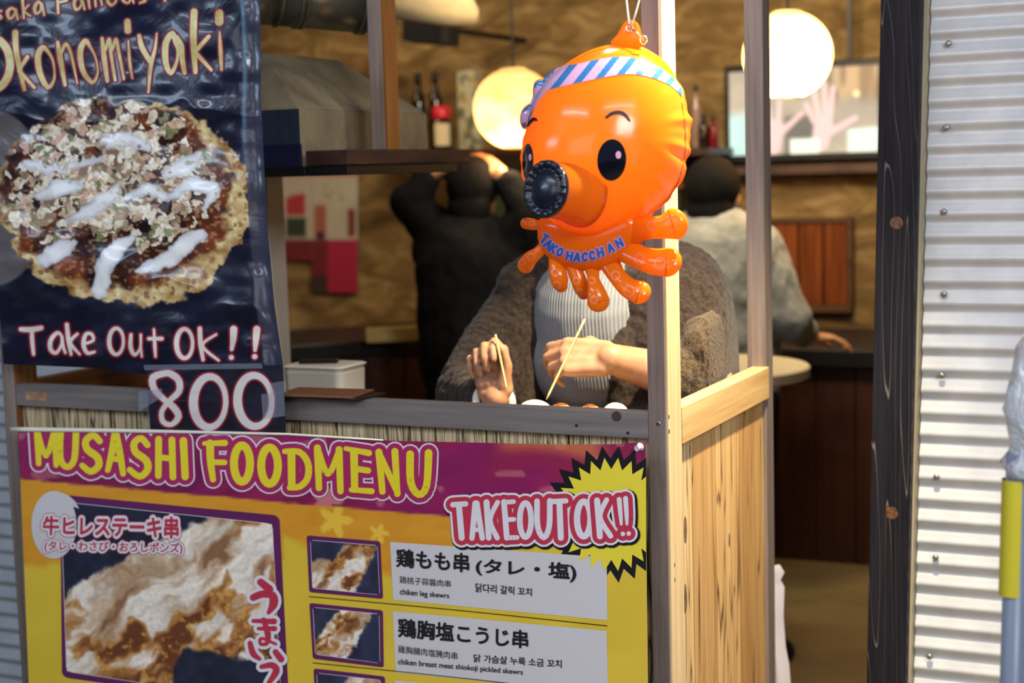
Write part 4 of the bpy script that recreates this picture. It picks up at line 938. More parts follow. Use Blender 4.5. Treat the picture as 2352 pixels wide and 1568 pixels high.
for k, (px, py, r, m) in enumerate(((1288, 928, .023, 'batter'), (1355, 930, .023, 'batter'), (1413, 925, .024, 'mayo'), (1228, 925, .026, 'mayo'))):
    p = P(px, py, 2.655); zc = ZW+.004+r*.9
    top = p.z; zc = max(zc, top-r*.9)
    c = Vector((p.x, 2.655, zc)); mb = MB()
    if k == 3:
        mb.ball(c+Vector((0, 0, .001)), (.034, .026, .022), 20, 12)
        for q in range(26):
            a = random.random()*6.28; rr = random.random()*.028; mb.obox((c.x+rr*math.cos(a), c.y+rr*.7*math.sin(a), c.z+.010-rr*.25), Vector((random.uniform(-1, 1), random.uniform(-1, 1), random.uniform(-.4, .4))).normalized()*.007, (0, .0025, 0), (0, 0, .0006))
        o = mb.build('food_heap', M['mayo'], smooth=False)
    else:
        mb.ball(c, (r*1.05, r, r*.92), 26, 16); o = mb.build('octopus_ball', M[m], smooth=True)
        if m == 'batter':
            s = MB(); s.ball(c+Vector((0, 0, r*.25)), (r*.8, r*.8, r*.72), 18, 10); s.build('sauce', mat('brown_sauce', L4(120, 66, 24), .2), o, smooth=True)
    tag(o, blab[k], 'food', 'octopus balls in the tray' if k < 3 else None)
def pick(pa, pb, label):
    mb = MB(); d = pb-pa; mb.tube([pa, pa+d*.1, pa+d*.5, pa+d*.93, pb], [.0020, .0023, .0023, .0022, .0007], 10); return tag(mb.build('bamboo_pick', M['bamboo'], smooth=True), label, 'pick', 'bamboo picks held in the hands')
pick(P(1343, 733, 2.74), P(1255, 917, 2.665), 'slanting bamboo pick dipping down into the tray')
pick(P(1138, 768, 2.665), P(1164, 895, 2.645), 'bamboo pick with its point down between curled fingers above the rail')

# ------------------------------------------------------------ hands
def hand(wrist, d, n, s, curls, sc=1.0, thumb=(.62, .72, .25), tcurl=(.2, .5), spread=.06):
    """d along the palm, n out of the palm, s towards the thumb; returns fused capsules"""
    w = Vector(wrist); d = Vector(d).normalized(); n = Vector(n); n = (n-d*n.dot(d)).normalized(); s = Vector(s); s = (s-d*s.dot(d)-n*s.dot(n)).normalized()
    out = []; base = [(.088, .030), (.091, .010), (.086, -.010), (.078, -.029)]; lens = [(.040, .025, .020), (.045, .029, .021), (.041, .027, .021), (.032, .021, .018)]; rad_ = [.0088, .0090, .0085, .0075]
    for (bl, bs), L_, r, c in zip(base, lens, rad_, curls):
        kn = w+d*bl*sc+s*bs*sc-n*.002; out.append(('c', w+d*.012*sc+s*bs*.7*sc, kn, .016*sc, .0118*sc)); out.append(('c', w+d*.03*sc+s*bs*.8*sc+n*.008, kn+n*.003-d*.010, .012*sc, .010*sc))
        a = 0; p = kn; dd = d+s*(bs*spread*20)*.1
        for k, l in enumerate(L_):
            a += c[k]; v = (dd*math.cos(a)+n*math.sin(a)).normalized(); q = p+v*l*sc; out.append(('c', p, q, (r-.0006*k)*sc, (r-.0006*(k+1))*sc)); p = q
    tb = w+d*.022*sc+s*.020*sc+n*.006; t1 = (d*thumb[1]+s*thumb[0]+n*thumb[2]).normalized(); p = tb+t1*.040*sc
    out.append(('c', tb, p, .0165*sc, .0115*sc)); inward = (-s*.8+d*.6+n*.25).normalized()
    v = (t1*(1-tcurl[0])+inward*tcurl[0]).normalized(); q = p+v*.032*sc; out.append(('c', p, q, .0108*sc, .0098*sc)); v = (t1*(1-tcurl[1])+inward*tcurl[1]).normalized(); out.append(('c', q, q+v*.025*sc, .0096*sc, .0082*sc))
    return out
# ------------------------------------------------------------ person eating at the counter
Ya = 3.02
pA = empty('person', (P(1380, 800, Ya).x, Ya+.02, 0), 'person in a brown fleece jacket and grey ribbed sweater eating at the stall counter', 'person')
ax_ = P(1380, 800, Ya).x; zs = P(1380, 640, Ya).z
neckb = Vector((ax_-.005, Ya+.01, zs+.035)); headc = P(1372, 470, 2.98)
shL, shR = P(1205, 672, 3.02), P(1565, 668, 3.05); elL, elR = P(1088, 905, 2.86), P(1640, 890, 3.00)
wrR = P(1404, 824, 2.74); wrL = P(1140, 912, 2.70)
hip = Vector((ax_, Ya+.10, .80)); body = [('c', hip, (ax_, Ya+.03, zs-.10), .135, .130), ('e', (ax_, Ya+.02, zs-.05), (.17, .09, .07)), ('c', (ax_, Ya+.02, zs), (headc.x, headc.y+.015, headc.z-.06), .055, .050),
    ('e', headc+Vector((0, .015, .03)), (.078, .095, .095)), ('e', headc+Vector((0, -.015, -.035)), (.062, .075, .085)), ('e', headc+Vector((0, -.095, -.012)), (.012, .016, .020)), ('e', headc+Vector((0, -.080, -.058)), (.022, .012, .010)), ('e', headc+Vector((.079, .012, -.01)), (.010, .018, .028)), ('e', headc+Vector((-.079, .012, -.01)), (.010, .018, .028)),
    ('c', shL, elL, .052, .042), ('c', elL, wrL, .042, .026), ('c', shR, elR, .052, .044), ('c', elR, elR+(wrR-elR)*.45, .046, .046), ('c', elR+(wrR-elR)*.45, wrR, .046, .030)]
for sx in (-.09, .09): body += [('c', (ax_+sx, Ya+.10, .80), (ax_+sx*1.1, Ya+.02, .44), .085, .062), ('c', (ax_+sx*1.1, Ya+.02, .44), (ax_+sx*1.1, Ya+.06, .06), .060, .042), ('c', (ax_+sx*1.1, Ya+.07, .035), (ax_+sx*1.2, Ya-.10, .03), .035, .030)]
hR = hand(wrR, (-1, -.12, .02), (-.1, .80, -.62), (0, .55, .85), [(.35, .75, .45), (.5, .85, .45), (.6, .85, .5), (.65, .8, .5)], 1.06, tcurl=(.5, .9))
hL = hand(wrL, (-.22, .10, 1), (.10, -1, .1), (1, .1, .1), [(1.1, 1.2, .6), (1.35, 1.35, .7), (1.4, 1.4, .7), (1.4, 1.35, .7)], 1.02, thumb=(.5, .85, .30), tcurl=(.35, .7))
fuse('body', body+hR+hL, .0042, M['skin'], pA, 2)
def fleece(amp, sc):
    def f(c, n):
        a = fbm(c[:, 0]*sc+3*c[:, 1]*sc, c[:, 2]*sc, 5, 3)-.5; b = fbm(c[:, 0]*9+c[:, 1]*7, c[:, 2]*5+c[:, 1]*6, 11, 3)-.5
        c = c+n*(a*amp+b*.022)[:, None]; c[:, 0] = np.where(c[:, 0] > -.955, -.955+.024*np.tanh((c[:, 0]+.955)/.06), c[:, 0]); return c
    return f
def cloth(name, c0, c1, ns, bst, bd, rough=.95, sheen=.4):
    m = mottled(name, [(.3, c0), (.7, c1)], nscale=ns, rough=rough, bst=bst, bd=bd, detail=5, spec=.15); m.node_tree.nodes['Principled BSDF'].inputs['Sheen Weight'].default_value = sheen; return m
M['fleece'] = cloth('brown_fleece', L4(34, 27, 24), L4(68, 56, 47), 110, .7, .006, sheen=.12)
M['sherpa'] = cloth('tan_sherpa', L4(46, 36, 26), L4(104, 86, 62), 150, .9, .009, sheen=.15)
def knit(name, c0, c1, sc):
    m = mat(name, rough=.9, spec=.2); N, L, b = nodes(m); mp = coords(N, L, (1, .2, 1)); w = N.new('ShaderNodeTexWave'); w.bands_direction = 'X'; w.inputs['Scale'].default_value = sc; w.inputs['Distortion'].default_value = .6; w.inputs['Detail'].default_value = 2
    L.new(mp.outputs[0], w.inputs[0]); r = ramp(N, [(0, c0), (1, c1)]); L.new(w.outputs['Fac'], r.inputs[0]); L.new(r.outputs[0], b.inputs['Base Color']); bump(N, L, b, w.outputs['Fac'], .5, .004); return m
M['knit'] = knit('grey_ribbed_knit', L4(122, 125, 128), L4(146, 149, 151), 44)
sw = [('c', (ax_, Ya+.09, .78), (ax_, Ya-.01, zs-.07), .150, .142), ('e', (ax_, Ya-.02, zs-.17), (.15, .125, .13)), ('e', (ax_, Ya, zs-.03), (.17, .10, .07)), ('c', (ax_-.004, Ya+.01, zs), (headc.x, headc.y+.03, headc.z-.10), .068, .062)]
def knitfold(c, n):
    b = fbm(c[:, 0]*12+2, c[:, 2]*5, 19, 3)-.5; return c+n*(b*.014)[:, None]
fuse('sweater', sw, .006, M['knit'], pA, 3, disp=knitfold)
cf = lambda px, py, Y: P(px, py, Y)
jk = [('c', shL+Vector((.02, .03, .0)), elL, .086, .082), ('c', elL, wrL+(elL-wrL)*.30, .080, .052), ('c', shR+Vector((-.02, .02, .0)), elR, .105, .100), ('c', elR, elR+(wrR-elR)*.30, .100, .078),
      ('c', (ax_-.11, Ya+.08, zs-.04), (ax_-.10, Ya+.10, .74), .12, .14), ('c', (ax_+.11, Ya+.08, zs-.04), (ax_+.10, Ya+.10, .74), .12, .14), ('e', (ax_, Ya+.10, zs-.05), (.24, .11, .11)),
      ('c', cf(1196, 655, 2.99), cf(1178, 960, 2.93), .055, .066), ('c', cf(1235, 620, 3.0), cf(1190, 760, 2.94), .034, .050), ('c', cf(1190, 760, 2.93), cf(1196, 965, 2.92), .044, .048),
      ('c', cf(1430, 640, 3.0), cf(1440, 800, 2.94), .045, .050), ('c', cf(1440, 800, 2.94), cf(1448, 990, 2.93), .050, .052), ('c', cf(1500, 660, 3.0), cf(1520, 980, 2.95), .075, .08),
      ('c', cf(1238, 618, 3.01), (ax_-.05, Ya+.10, zs+.055), .034, .036), ('c', cf(1432, 630, 3.01), (ax_+.06, Ya+.10, zs+.055), .034, .036), ('c', (ax_-.05, Ya+.10, zs+.055), (ax_+.06, Ya+.10, zs+.055), .036, .036)]
jo = fuse('fleece_jacket', jk, .006, M['fleece'], pA, 3, disp=fleece(.010, 90))
cu = [('c', elR+Vector((-.01, -.045, .0)), elR+(wrR-elR)*.34+Vector((0, -.012, 0)), .084, .072), ('c', cf(1640, 790, 2.93), elR+Vector((0, -.05, 0)), .066, .07)]
fuse('sherpa_sleeve', cu, .006, M['sherpa'], jo, 2, disp=fleece(.016, 60))
def torus(c, ax, r, t, name, m, parent):
    ax = Vector(ax).normalized(); u = ax.orthogonal().normalized(); w = ax.cross(u); mb = MB(); mb.tube([Vector(c)+u*r*math.cos(a)+w*r*math.sin(a) for a in np.linspace(0, 2*PI, 33)], (t if hasattr(t, '__len__') else (t, t))[0], 10, 0, False); return mb.build(name, m, parent, smooth=True)
torus(wrL+(elL-wrL)*.10+Vector((0, 0, -.01)), (wrL-elL)+Vector((0, 0, .10)), .037, .008, 'cuff', mat('cream_cuff', L4(214, 206, 190), .8), pA)
M['hair'] = mottled('black_hair', [(.3, L4(10, 9, 10)), (.7, L4(22, 19, 19))], (1, 1, .2), 90, .85, .3, .003, spec=.1)
fuse('hair', [('e', headc+Vector((0, .035, .045)), (.088, .098, .092)), ('e', headc+Vector((0, .06, -.03)), (.082, .07, .09)), ('e', headc+Vector((0, -.05, .095)), (.06, .05, .035))], .006, M['hair'], pA, 2)
mb = MB()
for sx in (-.031, .031): mb.ball(headc+Vector((sx, -.082, .012)), (.013, .008, .006), 14, 8)
mb.build('eyes', M['black'], pA, smooth=True)
tz = [('c', (ax_, Ya+.09, .84), (ax_, Ya+.10, .74), .165, .165)]
for sx in (-.09, .09): tz += [('c', (ax_+sx, Ya+.10, .78), (ax_+sx*1.1, Ya+.02, .44), .100, .076), ('c', (ax_+sx*1.1, Ya+.02, .44), (ax_+sx*1.1, Ya+.06, .09), .074, .058)]
fuse('trousers', tz, .008, cloth('dark_denim', L4(24, 26, 36), L4(40, 44, 58), 80, .2, .003), pA, 3)

# ------------------------------------------------------------ two people farther inside
M['shirt'] = cloth('pale_grey_shirt', L4(112, 113, 113), L4(142, 143, 142), 14, .25, .02, .85, .2)
M['coat'] = cloth('black_coat', L4(8, 8, 11), L4(16, 16, 20), 30, .3, .01, .95, 0)
def folds(a):
    def f(c, n): return c+n*((fbm(c[:, 0]*7+c[:, 1]*6, c[:, 2]*7+c[:, 1]*5, 23, 4)-.5)*a)[:, None]
    return f
Yb = 4.95
hc = P(1640, 452, Yb); pB = empty('person', (hc.x+.05, Yb, 0), 'person in a pale grey shirt with short black hair seen from behind at the counter', 'person')
s1, s2 = P(1552, 560, Yb), P(1742, 575, Yb); e2_ = P(1808, 730, Yb+.02); h2 = P(1858, 772, Yb+.18); e1_ = P(1530, 740, Yb+.1); bx_ = (s1.x+s2.x)/2; zb = s1.z
bodyB = [('c', (bx_, Yb+.02, .62), (bx_, Yb, zb-.06), .15, .15), ('e', (bx_, Yb, zb-.03), (.19, .10, .09)), ('c', (bx_-.01, Yb, zb), (hc.x, hc.y, hc.z-.06), .058, .055), ('e', hc+Vector((0, 0, .02)), (.080, .098, .105)), ('e', hc+Vector((0, .04, -.04)), (.064, .07, .08)), ('e', hc+Vector((0, .10, -.02)), (.012, .016, .02)),
    ('e', hc+Vector((-.082, .0, -.01)), (.010, .018, .028)), ('e', hc+Vector((.082, 0, -.01)), (.010, .018, .028)), ('c', s2, e2_, .05, .042), ('c', e2_, h2, .042, .028), ('c', s1, e1_, .05, .042), ('c', e1_, P(1600, 775, Yb+.28), .042, .028)]
for sx in (-.1, .1): bodyB += [('c', (bx_+sx, Yb+.02, .66), (bx_+sx, Yb+.04, .36), .085, .06), ('c', (bx_+sx, Yb+.04, .36), (bx_+sx, Yb, .06), .058, .042), ('c', (bx_+sx, Yb-.02, .035), (bx_+sx*1.2, Yb+.14, .03), .035, .03)]
fuse('body', bodyB+hand(h2, (.9, .5, -.12), (0, 0, -1), (-.3, .9, 0), [(.3, .4, .3)]*4, .95), .006, M['skin'], pB, 2)
fuse('shirt', [('c', (bx_, Yb+.02, .60), (bx_, Yb-.01, zb-.07), .205, .20), ('e', (bx_, Yb-.01, zb-.06), (.235, .15, .13)), ('c', s2, e2_, .088, .078), ('c', e2_, h2+(e2_-h2)*.25, .076, .050), ('c', s1, e1_, .088, .075), ('c', e1_, P(1600, 775, Yb+.25), .072, .05), ('c', (bx_, Yb, zb-.02), (hc.x, hc.y, hc.z-.125), .085, .066)], .009, M['shirt'], pB, 3, disp=folds(.05))
fuse('hair', [('e', hc+Vector((0, -.015, .035)), (.094, .104, .105)), ('e', hc+Vector((0, -.045, -.05)), (.082, .062, .080))], .008, M['hair'], pB, 2)
tzb = [('c', (bx_, Yb, .66), (bx_, Yb, .60), .19, .19)]
for sx in (-.1, .1): tzb += [('c', (bx_+sx, Yb+.02, .64), (bx_+sx, Yb+.04, .36), .105, .078), ('c', (bx_+sx, Yb+.04, .36), (bx_+sx, Yb, .09), .074, .06)]
fuse('trousers', tzb, .01, M['coat'], pB, 2)
Yc = 5.0
hc = P(1088, 442, Yc); pC = empty('person', (hc.x-.02, Yc, 0), 'person in a black coat with both arms raised to the head', 'person')
cx_ = P(1080, 640, Yc).x; zc_ = P(1080, 540, Yc).z; sL, sR = P(990, 520, Yc), P(1185, 540, Yc); eL, eR = P(938, 468, Yc-.05), P(1215, 490, Yc-.02); hL_, hR_ = P(1002, 392, Yc-.02), P(1150, 400, Yc)
bodyC = [('c', (cx_, Yc, .68), (cx_, Yc, zc_-.08), .14, .15), ('e', (cx_, Yc, zc_-.02), (.18, .10, .09)), ('c', (cx_, Yc, zc_), (hc.x, hc.y, hc.z-.06), .056, .054), ('e', hc+Vector((0, 0, .02)), (.080, .098, .105)), ('e', hc+Vector((0, .03, -.04)), (.064, .07, .08)), ('e', hc+Vector((0, .10, -.02)), (.012, .016, .02)),
    ('c', sL, eL, .05, .042), ('c', eL, hL_, .042, .03), ('c', sR, eR, .05, .042), ('c', eR, hR_, .042, .03)]
for sx in (-.09, .09): bodyC += [('c', (cx_+sx, Yc, .70), (cx_+sx, Yc+.01, .38), .085, .06), ('c', (cx_+sx, Yc+.01, .38), (cx_+sx, Yc, .06), .058, .042), ('c', (cx_+sx, Yc-.02, .035), (cx_+sx*1.2, Yc+.14, .03), .035, .03)]
fuse('body', bodyC+hand(hL_+Vector((-.02, 0, -.01)), (.95, .1, .25), (0, .3, -1), (0, 1, .2), [(.25, .3, .2)]*4, 1.0)+hand(hR_, (-.8, .1, .5), (0, .5, -1), (0, 1, .2), [(.25, .3, .2)]*4, 1.0), .006, M['skin'], pC, 2)
fuse('coat', [('c', (cx_, Yc, .62), (cx_, Yc, zc_-.10), .185, .20), ('e', (cx_, Yc, zc_-.06), (.24, .15, .12)), ('c', sL, eL, .088, .066), ('c', eL, hL_+(eL-hL_)*.3, .066, .05), ('c', sR, eR, .088, .066), ('c', eR, hR_+(eR-hR_)*.3, .066, .05), ('c', (cx_, Yc, zc_-.02), (hc.x, hc.y, hc.z-.11), .08, .066),
    ('c', P(1165, 560, Yc), P(1195, 760, Yc), .085, .12)], .010, M['coat'], pC, 3, disp=folds(.04))
fuse('hair', [('e', hc+Vector((0, -.01, .03)), (.096, .106, .106)), ('e', hc+Vector((0, -.04, -.05)), (.084, .066, .085))], .008, M['hair'], pC, 2)
tzc = [('c', (cx_, Yc, .70), (cx_, Yc, .62), .17, .17)]
for sx in (-.09, .09): tzc += [('c', (cx_+sx, Yc, .68), (cx_+sx, Yc+.01, .38), .100, .078), ('c', (cx_+sx, Yc+.01, .38), (cx_+sx, Yc, .09), .074, .06)]
fuse('trousers', tzc, .01, M['coat'], pC, 2)
# ------------------------------------------------------------ extractor hood, shelf and duct in the stall
M['hood'] = mottled('greasy_grey_metal', [(.3, L4(112, 104, 84)), (.7, L4(158, 148, 122))], (1, 1, .5), 12, .55, .08, .003, 6, 0, .25)
M['hoodface'] = mottled('blue_sheen_steel', [(.35, L4(34, 44, 58)), (.7, L4(72, 92, 112))], (1, 1, .4), 6, .3, .05, .002, 5, 0, .4)  # bluish sheen on the front of the hood, put into the colour
Yh = 2.80; xh = P(690, 300, Yh).x
z0, z1 = P(703, 385, Yh).z, P(688, 250, Yh).z; yh1 = PX(982, 300, xh).y; zt = z1+.135; xl_ = xh-.62
hood = empty('extractor_hood', ((xl_+xh)/2, (Yh+yh1)/2, z0), 'grey greasy metal extractor hood with sloping top over the left of the stall', 'extractor hood')
mb = MB(); mb.hexa([(xl_, Yh, z0), (xh, Yh, z0), (xh, yh1, z0), (xl_, yh1, z0), (xl_, Yh, z1), (xh, Yh, z1), (xh, yh1, z1), (xl_, yh1, z1)])
mb.build('side_walls', M['hood'], hood, bevel=.003)
mb = MB(); ins = .17
mb.hexa([(xl_, Yh, z1), (xh, Yh, z1), (xh, yh1, z1), (xl_, yh1, z1), (xl_+ins, Yh+.13, zt), (xh-ins, Yh+.13, zt), (xh-ins, yh1-.13, zt), (xl_+ins, yh1-.13, zt)]); mb.build('sloping_top', M['hood'], hood, bevel=.004)
mb = MB(); mb.box(xl_+.004, xh-.001, Yh-.003, Yh, z0, z1); mb.build('front_plate', M['hoodface'], hood)
mb = MB(); mb.box(xl_-.004, xh+.004, Yh-.008, Yh-.001, z0-.012, P(690, 330, Yh).z); mb.build('splash_skirt', mat('navy_skirt', L4(20, 24, 56), .35), hood, bevel=.002)
# timber shelf hung along the hood
Ys = 2.78; xs_ = P(800, 360, Ys).x; za, zb_ = P(800, 343, Ys).z, P(800, 378, Ys).z; ys1 = PX(1080, 360, xs_).y; xs0 = P(702, 366, Ys).x
M['burnt'] = mottled('scorched_timber', [(.35, L4(28, 18, 16)), (.6, L4(64, 36, 22)), (.75, L4(130, 86, 36))], (1, .3, 1.6), 10, .7, .2, .004)
shf = empty('hanging_shelf', ((xs0+xs_)/2, (Ys+ys1)/2, zb_-.02), 'scorched timber shelf hung beside the grey hood on a square post', 'shelf')
MB().box(xs0, xs_, Ys, ys1, zb_, za).build('board', M['burnt'], shf, bevel=.002)
MB().box(xs0, xs_-.004, Ys+.004, ys1-.06, zb_-.022, zb_-.0005).build('under_rail', M['black'], shf, bevel=.002)
pp = PX(884, 300, xs_-.012); mb = MB(); y_ = pp.y
x0_ = P(853, 300, y_).x
mb.box(x0_, xs_-.012, y_, y_+.062, za+.0005, 2.26); mb.build('hanger_post', [M['post']], shf, bevel=.0015)
MB().box(xs_-.0124, xs_-.0095, y_+.001, y_+.062, za+.0005, 2.26).build('post_lit_side', M['brown_wood'], shf)  # yellow lit side of the hanger post, put in as a strip
MB().box(xl_, xs0-.002, Yh-.020, Yh-.009, zb_-.022, zb_-.0005).build('bottom_rim', M['black'], hood, bevel=.002)
# duct
duct = empty('ventilation_duct', P(730, 90, 3.0), 'dull round metal ventilation duct crossing above the hood', 'duct')
M['duct'] = mottled('tarnished_duct_metal', [(.3, L4(78, 76, 66)), (.7, L4(120, 116, 100))], nscale=8, rough=.34, bst=.05, bd=.003, metal=.8)
d0, d1 = P(628, -12, 2.86), P(838, 8, 3.02); dv = (d1-d0).normalized(); R_d = .066; L_d = (d1-d0).length
mb = MB(); mb.lathe(d0, [(R_d, 0), (R_d, L_d*.97)], 48, dv); mb.build('pipe', M['duct'], duct, smooth=True)
mb = MB()
for h in (.006, .05, L_d*.30, L_d*.93, L_d-.004): mb.lathe(d0+dv*h, [(R_d, -.005), (R_d+.004, -.003), (R_d+.004, .003), (R_d, .005)], 48, dv)
mb.build('collar_ring', M['duct'], duct, smooth=True)
el = [d0-dv*.005, d0-dv*.05+Vector((0, 0, -.005)), d0-dv*.09+Vector((0, 0, -.03)), d0-dv*.11+Vector((0, 0, -.08)), d0-dv*.115+Vector((0, 0, -.20))]
mb = MB(); mb.tube(el, R_d, 32); mb.build('elbow', M['duct'], duct, smooth=True)

# ------------------------------------------------------------ lanterns
def lantern_mat(name, lo, hi, e):
    m = mat(name, (0, 0, 0, 1), 1, spec=0); N, L, b = nodes(m); mp = coords(N, L, (1, 1, 1.5)); n = noise(N, L, mp.outputs[0], 9, 5, .65, .5)
    r = ramp(N, [(.34, lo), (.6, hi)]); L.new(n.outputs['Fac'], r.inputs[0]); t = N.new('ShaderNodeBsdfTranslucent'); L.new(r.outputs[0], t.inputs[0])
    em = N.new('ShaderNodeEmission'); L.new(r.outputs[0], em.inputs[0]); em.inputs[1].default_value = e; ad = N.new('ShaderNodeAddShader'); L.new(t.outputs[0], ad.inputs[0]); L.new(em.outputs[0], ad.inputs[1]); L.new(ad.outputs[0], N['Material Output'].inputs[0]); return m
def lantern(px, py, rpx, Y, watts, e, boff, label):
    c = P(px, py, Y); dep = (c-CAM).dot(FWD); r = rpx*dep/FPX
    t = empty('paper_lantern', c-Vector((0, 0, r)), label, 'lantern', 'round paper lanterns')
    prof = [(r*math.sin(a), -r*math.cos(a)*.985) for a in np.linspace(.30, PI-.30, 25)]
    mb = MB(); V = []; F = []; n = 48
    for k, (q, h) in enumerate(prof):
        for i in range(n): a = 2*PI*i/n; rr = q*(1+.006*math.sin(k*PI)); V.append(c+Vector((rr*math.cos(a), rr*math.sin(a), h)))
    for k in range(len(prof)-1):
        for i in range(n): F.append((k*n+i, k*n+(i+1) % n, (k+1)*n+(i+1) % n, (k+1)*n+i))
    mb.add(V, F); mb.build('paper_shade', lantern_mat('lantern_paper', L4(240, 188, 118), L4(255, 230, 184), e), t, smooth=True)
    rr = r*math.sin(.30); mb = MB(); h = r*math.cos(.30)*.985
    for z in (-h, h): mb.tube([c+Vector((rr*math.cos(a), rr*math.sin(a), z)) for a in np.linspace(0, 2*PI, 33)], .004, 8, 0, False)
    mb.build('rim', M['bamboo'], t, smooth=True)
    mb = MB(); mb.tube([c+Vector((0, 0, boff+.05)), Vector((c.x, c.y, 2.70))], .004, 8); mb.build('cable', M['black'], t)
    mb = MB(); mb.ball(c+Vector((0, 0, boff)), (.028, .028, .034), 16, 10); mb.build('bulb', mat('lamp_bulb', (1, 1, 1, 1), .3, emit=(1, .78, .48, 1), es=14), t, smooth=True)
    light('lantern_glow', 'POINT', c+Vector((0, 0, boff-.06)), watts, (1, .70, .38), .03)
lantern(1181, 249, 94, 5.0, 5.5, .14, -.07, 'round paper lantern glowing behind the octopus beside the white card')
lantern(1809, 126, 102, 5.0, 13, .45, -.02, 'round paper lantern glowing brightly in front of the television')
# big shade and speaker near the ceiling
c = P(952, -6, 4.4); t = empty('lamp_shade', c, 'tilted cream paper lamp shade at the top edge above the timber post', 'lamp')
mb = MB(); axs = Vector((.28, -.1, 1)).normalized(); mb.lathe(c-Vector((0, 0, .055)), [(.02, -.002), (.19, 0), (.205, .012), (.20, .05), (.12, .16), (.04, .22)], 40, axs); mb.build('shade', mottled('cream_shade_paper', [(.3, L4(150, 130, 96)), (.7, L4(186, 166, 126))], nscale=8, rough=.9, bst=.05), t, smooth=True)
mb = MB(); mb.tube([c+Vector((0, 0, .1)), Vector((c.x, c.y, 2.70))], .005, 8); mb.build('cable', M['black'], t)
c = P(992, 62, 5.6); t = empty('wall_speaker', c-Vector((0, 0, .09)), 'small black speaker box hanging under the cream lamp shade', 'speaker')
MB().obox(c, (.095, .015, -.012), (-.015, .08, 0), (.006, 0, .068)).build('cabinet', M['black_matte'], t, bevel=.006)
MB().obox(c+Vector((-.002, -.082, 0)), (.080, .012, -.010), (-.001, .003, 0), (.005, 0, .055)).build('grille', M['black'], t)
MB().box(c.x-.012, c.x+.012, c.y+.06, 6.5, c.z-.012, c.z+.012).build('bracket', M['black'], t)

# ------------------------------------------------------------ television
YT = 6.36; a, b = P(1663, 152, YT), P(2034, 372, YT); xa, xb, zl, zh = a.x, b.x, P(1840, 370, YT).z, P(1840, 142, YT).z
tv = empty('television', ((xa+xb)/2, YT, zl), 'flat black television with a bright picture on the back wall', 'television')
MB().box(xa, xb, YT, YT+.05, zl, zh).build('casing', M['black'], tv, bevel=.006)
MB().box((xa+xb)/2-.12, (xa+xb)/2+.12, YT+.05, 6.5, zl+.1, zh-.1).build('wall_bracket', M['black_matte'], tv)
sx0, sx1, sz0, sz1 = xa+.022, xb-.03, P(1840, 353, YT).z, P(1840, 158, YT).z
def tvS(px, py, o=0): return Vector((px, YT-.002-o, py))
def paint_tv(X, Y):
    u = (X-sx0)/(sx1-sx0); v = (sz1-Y)/(sz1-sz0)
    c = lerp3((150, 150, 150), (196, 190, 182), fbm(u*5, v*4, 3, 3)); c = over(c, (206, 176, 140), sstep(.62, .8, u)*sstep(.45, .25, v)*.8); c = over(c, (110, 96, 84), sstep(.55, .75, vn(u*22, v*2, 8))*sstep(.6, .7, u)*sstep(.5, .3, v)*.5)
    c = over(c, (190, 236, 250), sstep(.40, .6, v)*sstep(.34, .2, u)); c = over(c, (226, 246, 252), sstep(.78, .84, v+.1*u)*sstep(.78, .82, u)); c = over(c, (96, 100, 104), sstep(.5, .6, v)*sstep(.36, .40, u)*sstep(.62, .55, u)*.8)
    U, W_ = u*1.9, v
    for pts in ([(1.18, .86, .22), (1.22, .68, .24)], [(1.10, .62, .07), (1.00, .42, .06)], [(1.16, .58, .075), (1.10, .26, .06)], [(1.24, .58, .075), (1.24, .20, .06)], [(1.30, .60, .07), (1.34, .24, .06)], [(1.30, .76, .09), (1.62, .60, .06)], [(.56, .90, .22), (.60, .70, .22)], [(.54, .62, .06), (.48, .36, .05)], [(.64, .62, .06), (.66, .34, .05)], [(.70, .72, .08), (.95, .52, .05)]):
        d = segdist(U, W_, pts); c = over(c, (236, 206, 222), sstep(.02, -.02, d))
    c = over(c, (236, 250, 250), sstep(.80, .84, v)*sstep(.40, .43, u)*sstep(.63, .60, u)); c = over(c, (244, 236, 200), sstep(.05, .03, np.hypot((u-.86)*1.8, v-.32)))
    return c
g = np.zeros((70, 120, 2))
for j in range(70): g[j, :, 0] = np.linspace(sx0, sx1, 120); g[j, :, 1] = sz1+(sz0-sz1)*j/69
M['screen'] = printed('television_screen', .2, emit=.42)
picture_grid(tvS, g, 0, paint_tv, 'screen', M['screen'], tv)
x_ = P(1949, 80, YT).x; MB().box(x_-.008, x_+.008, YT+.01, YT+.026, zh-.002, 2.7).build('ceiling_rod', M['black'], tv)
za_ = P(1840, 400, YT).z; zb2 = P(1840, 378, YT).z
tag(MB().box(P(1560, 390, YT).x, xb+.08, YT+.03, 6.5, za_, zb2).build('wall_ledge', mottled('ledge_wood', [(.3, L4(50, 30, 22)), (.7, L4(96, 66, 50))], nscale=9, rough=.5), bevel=.003), 'dark wooden ledge running under the television', 'ledge')

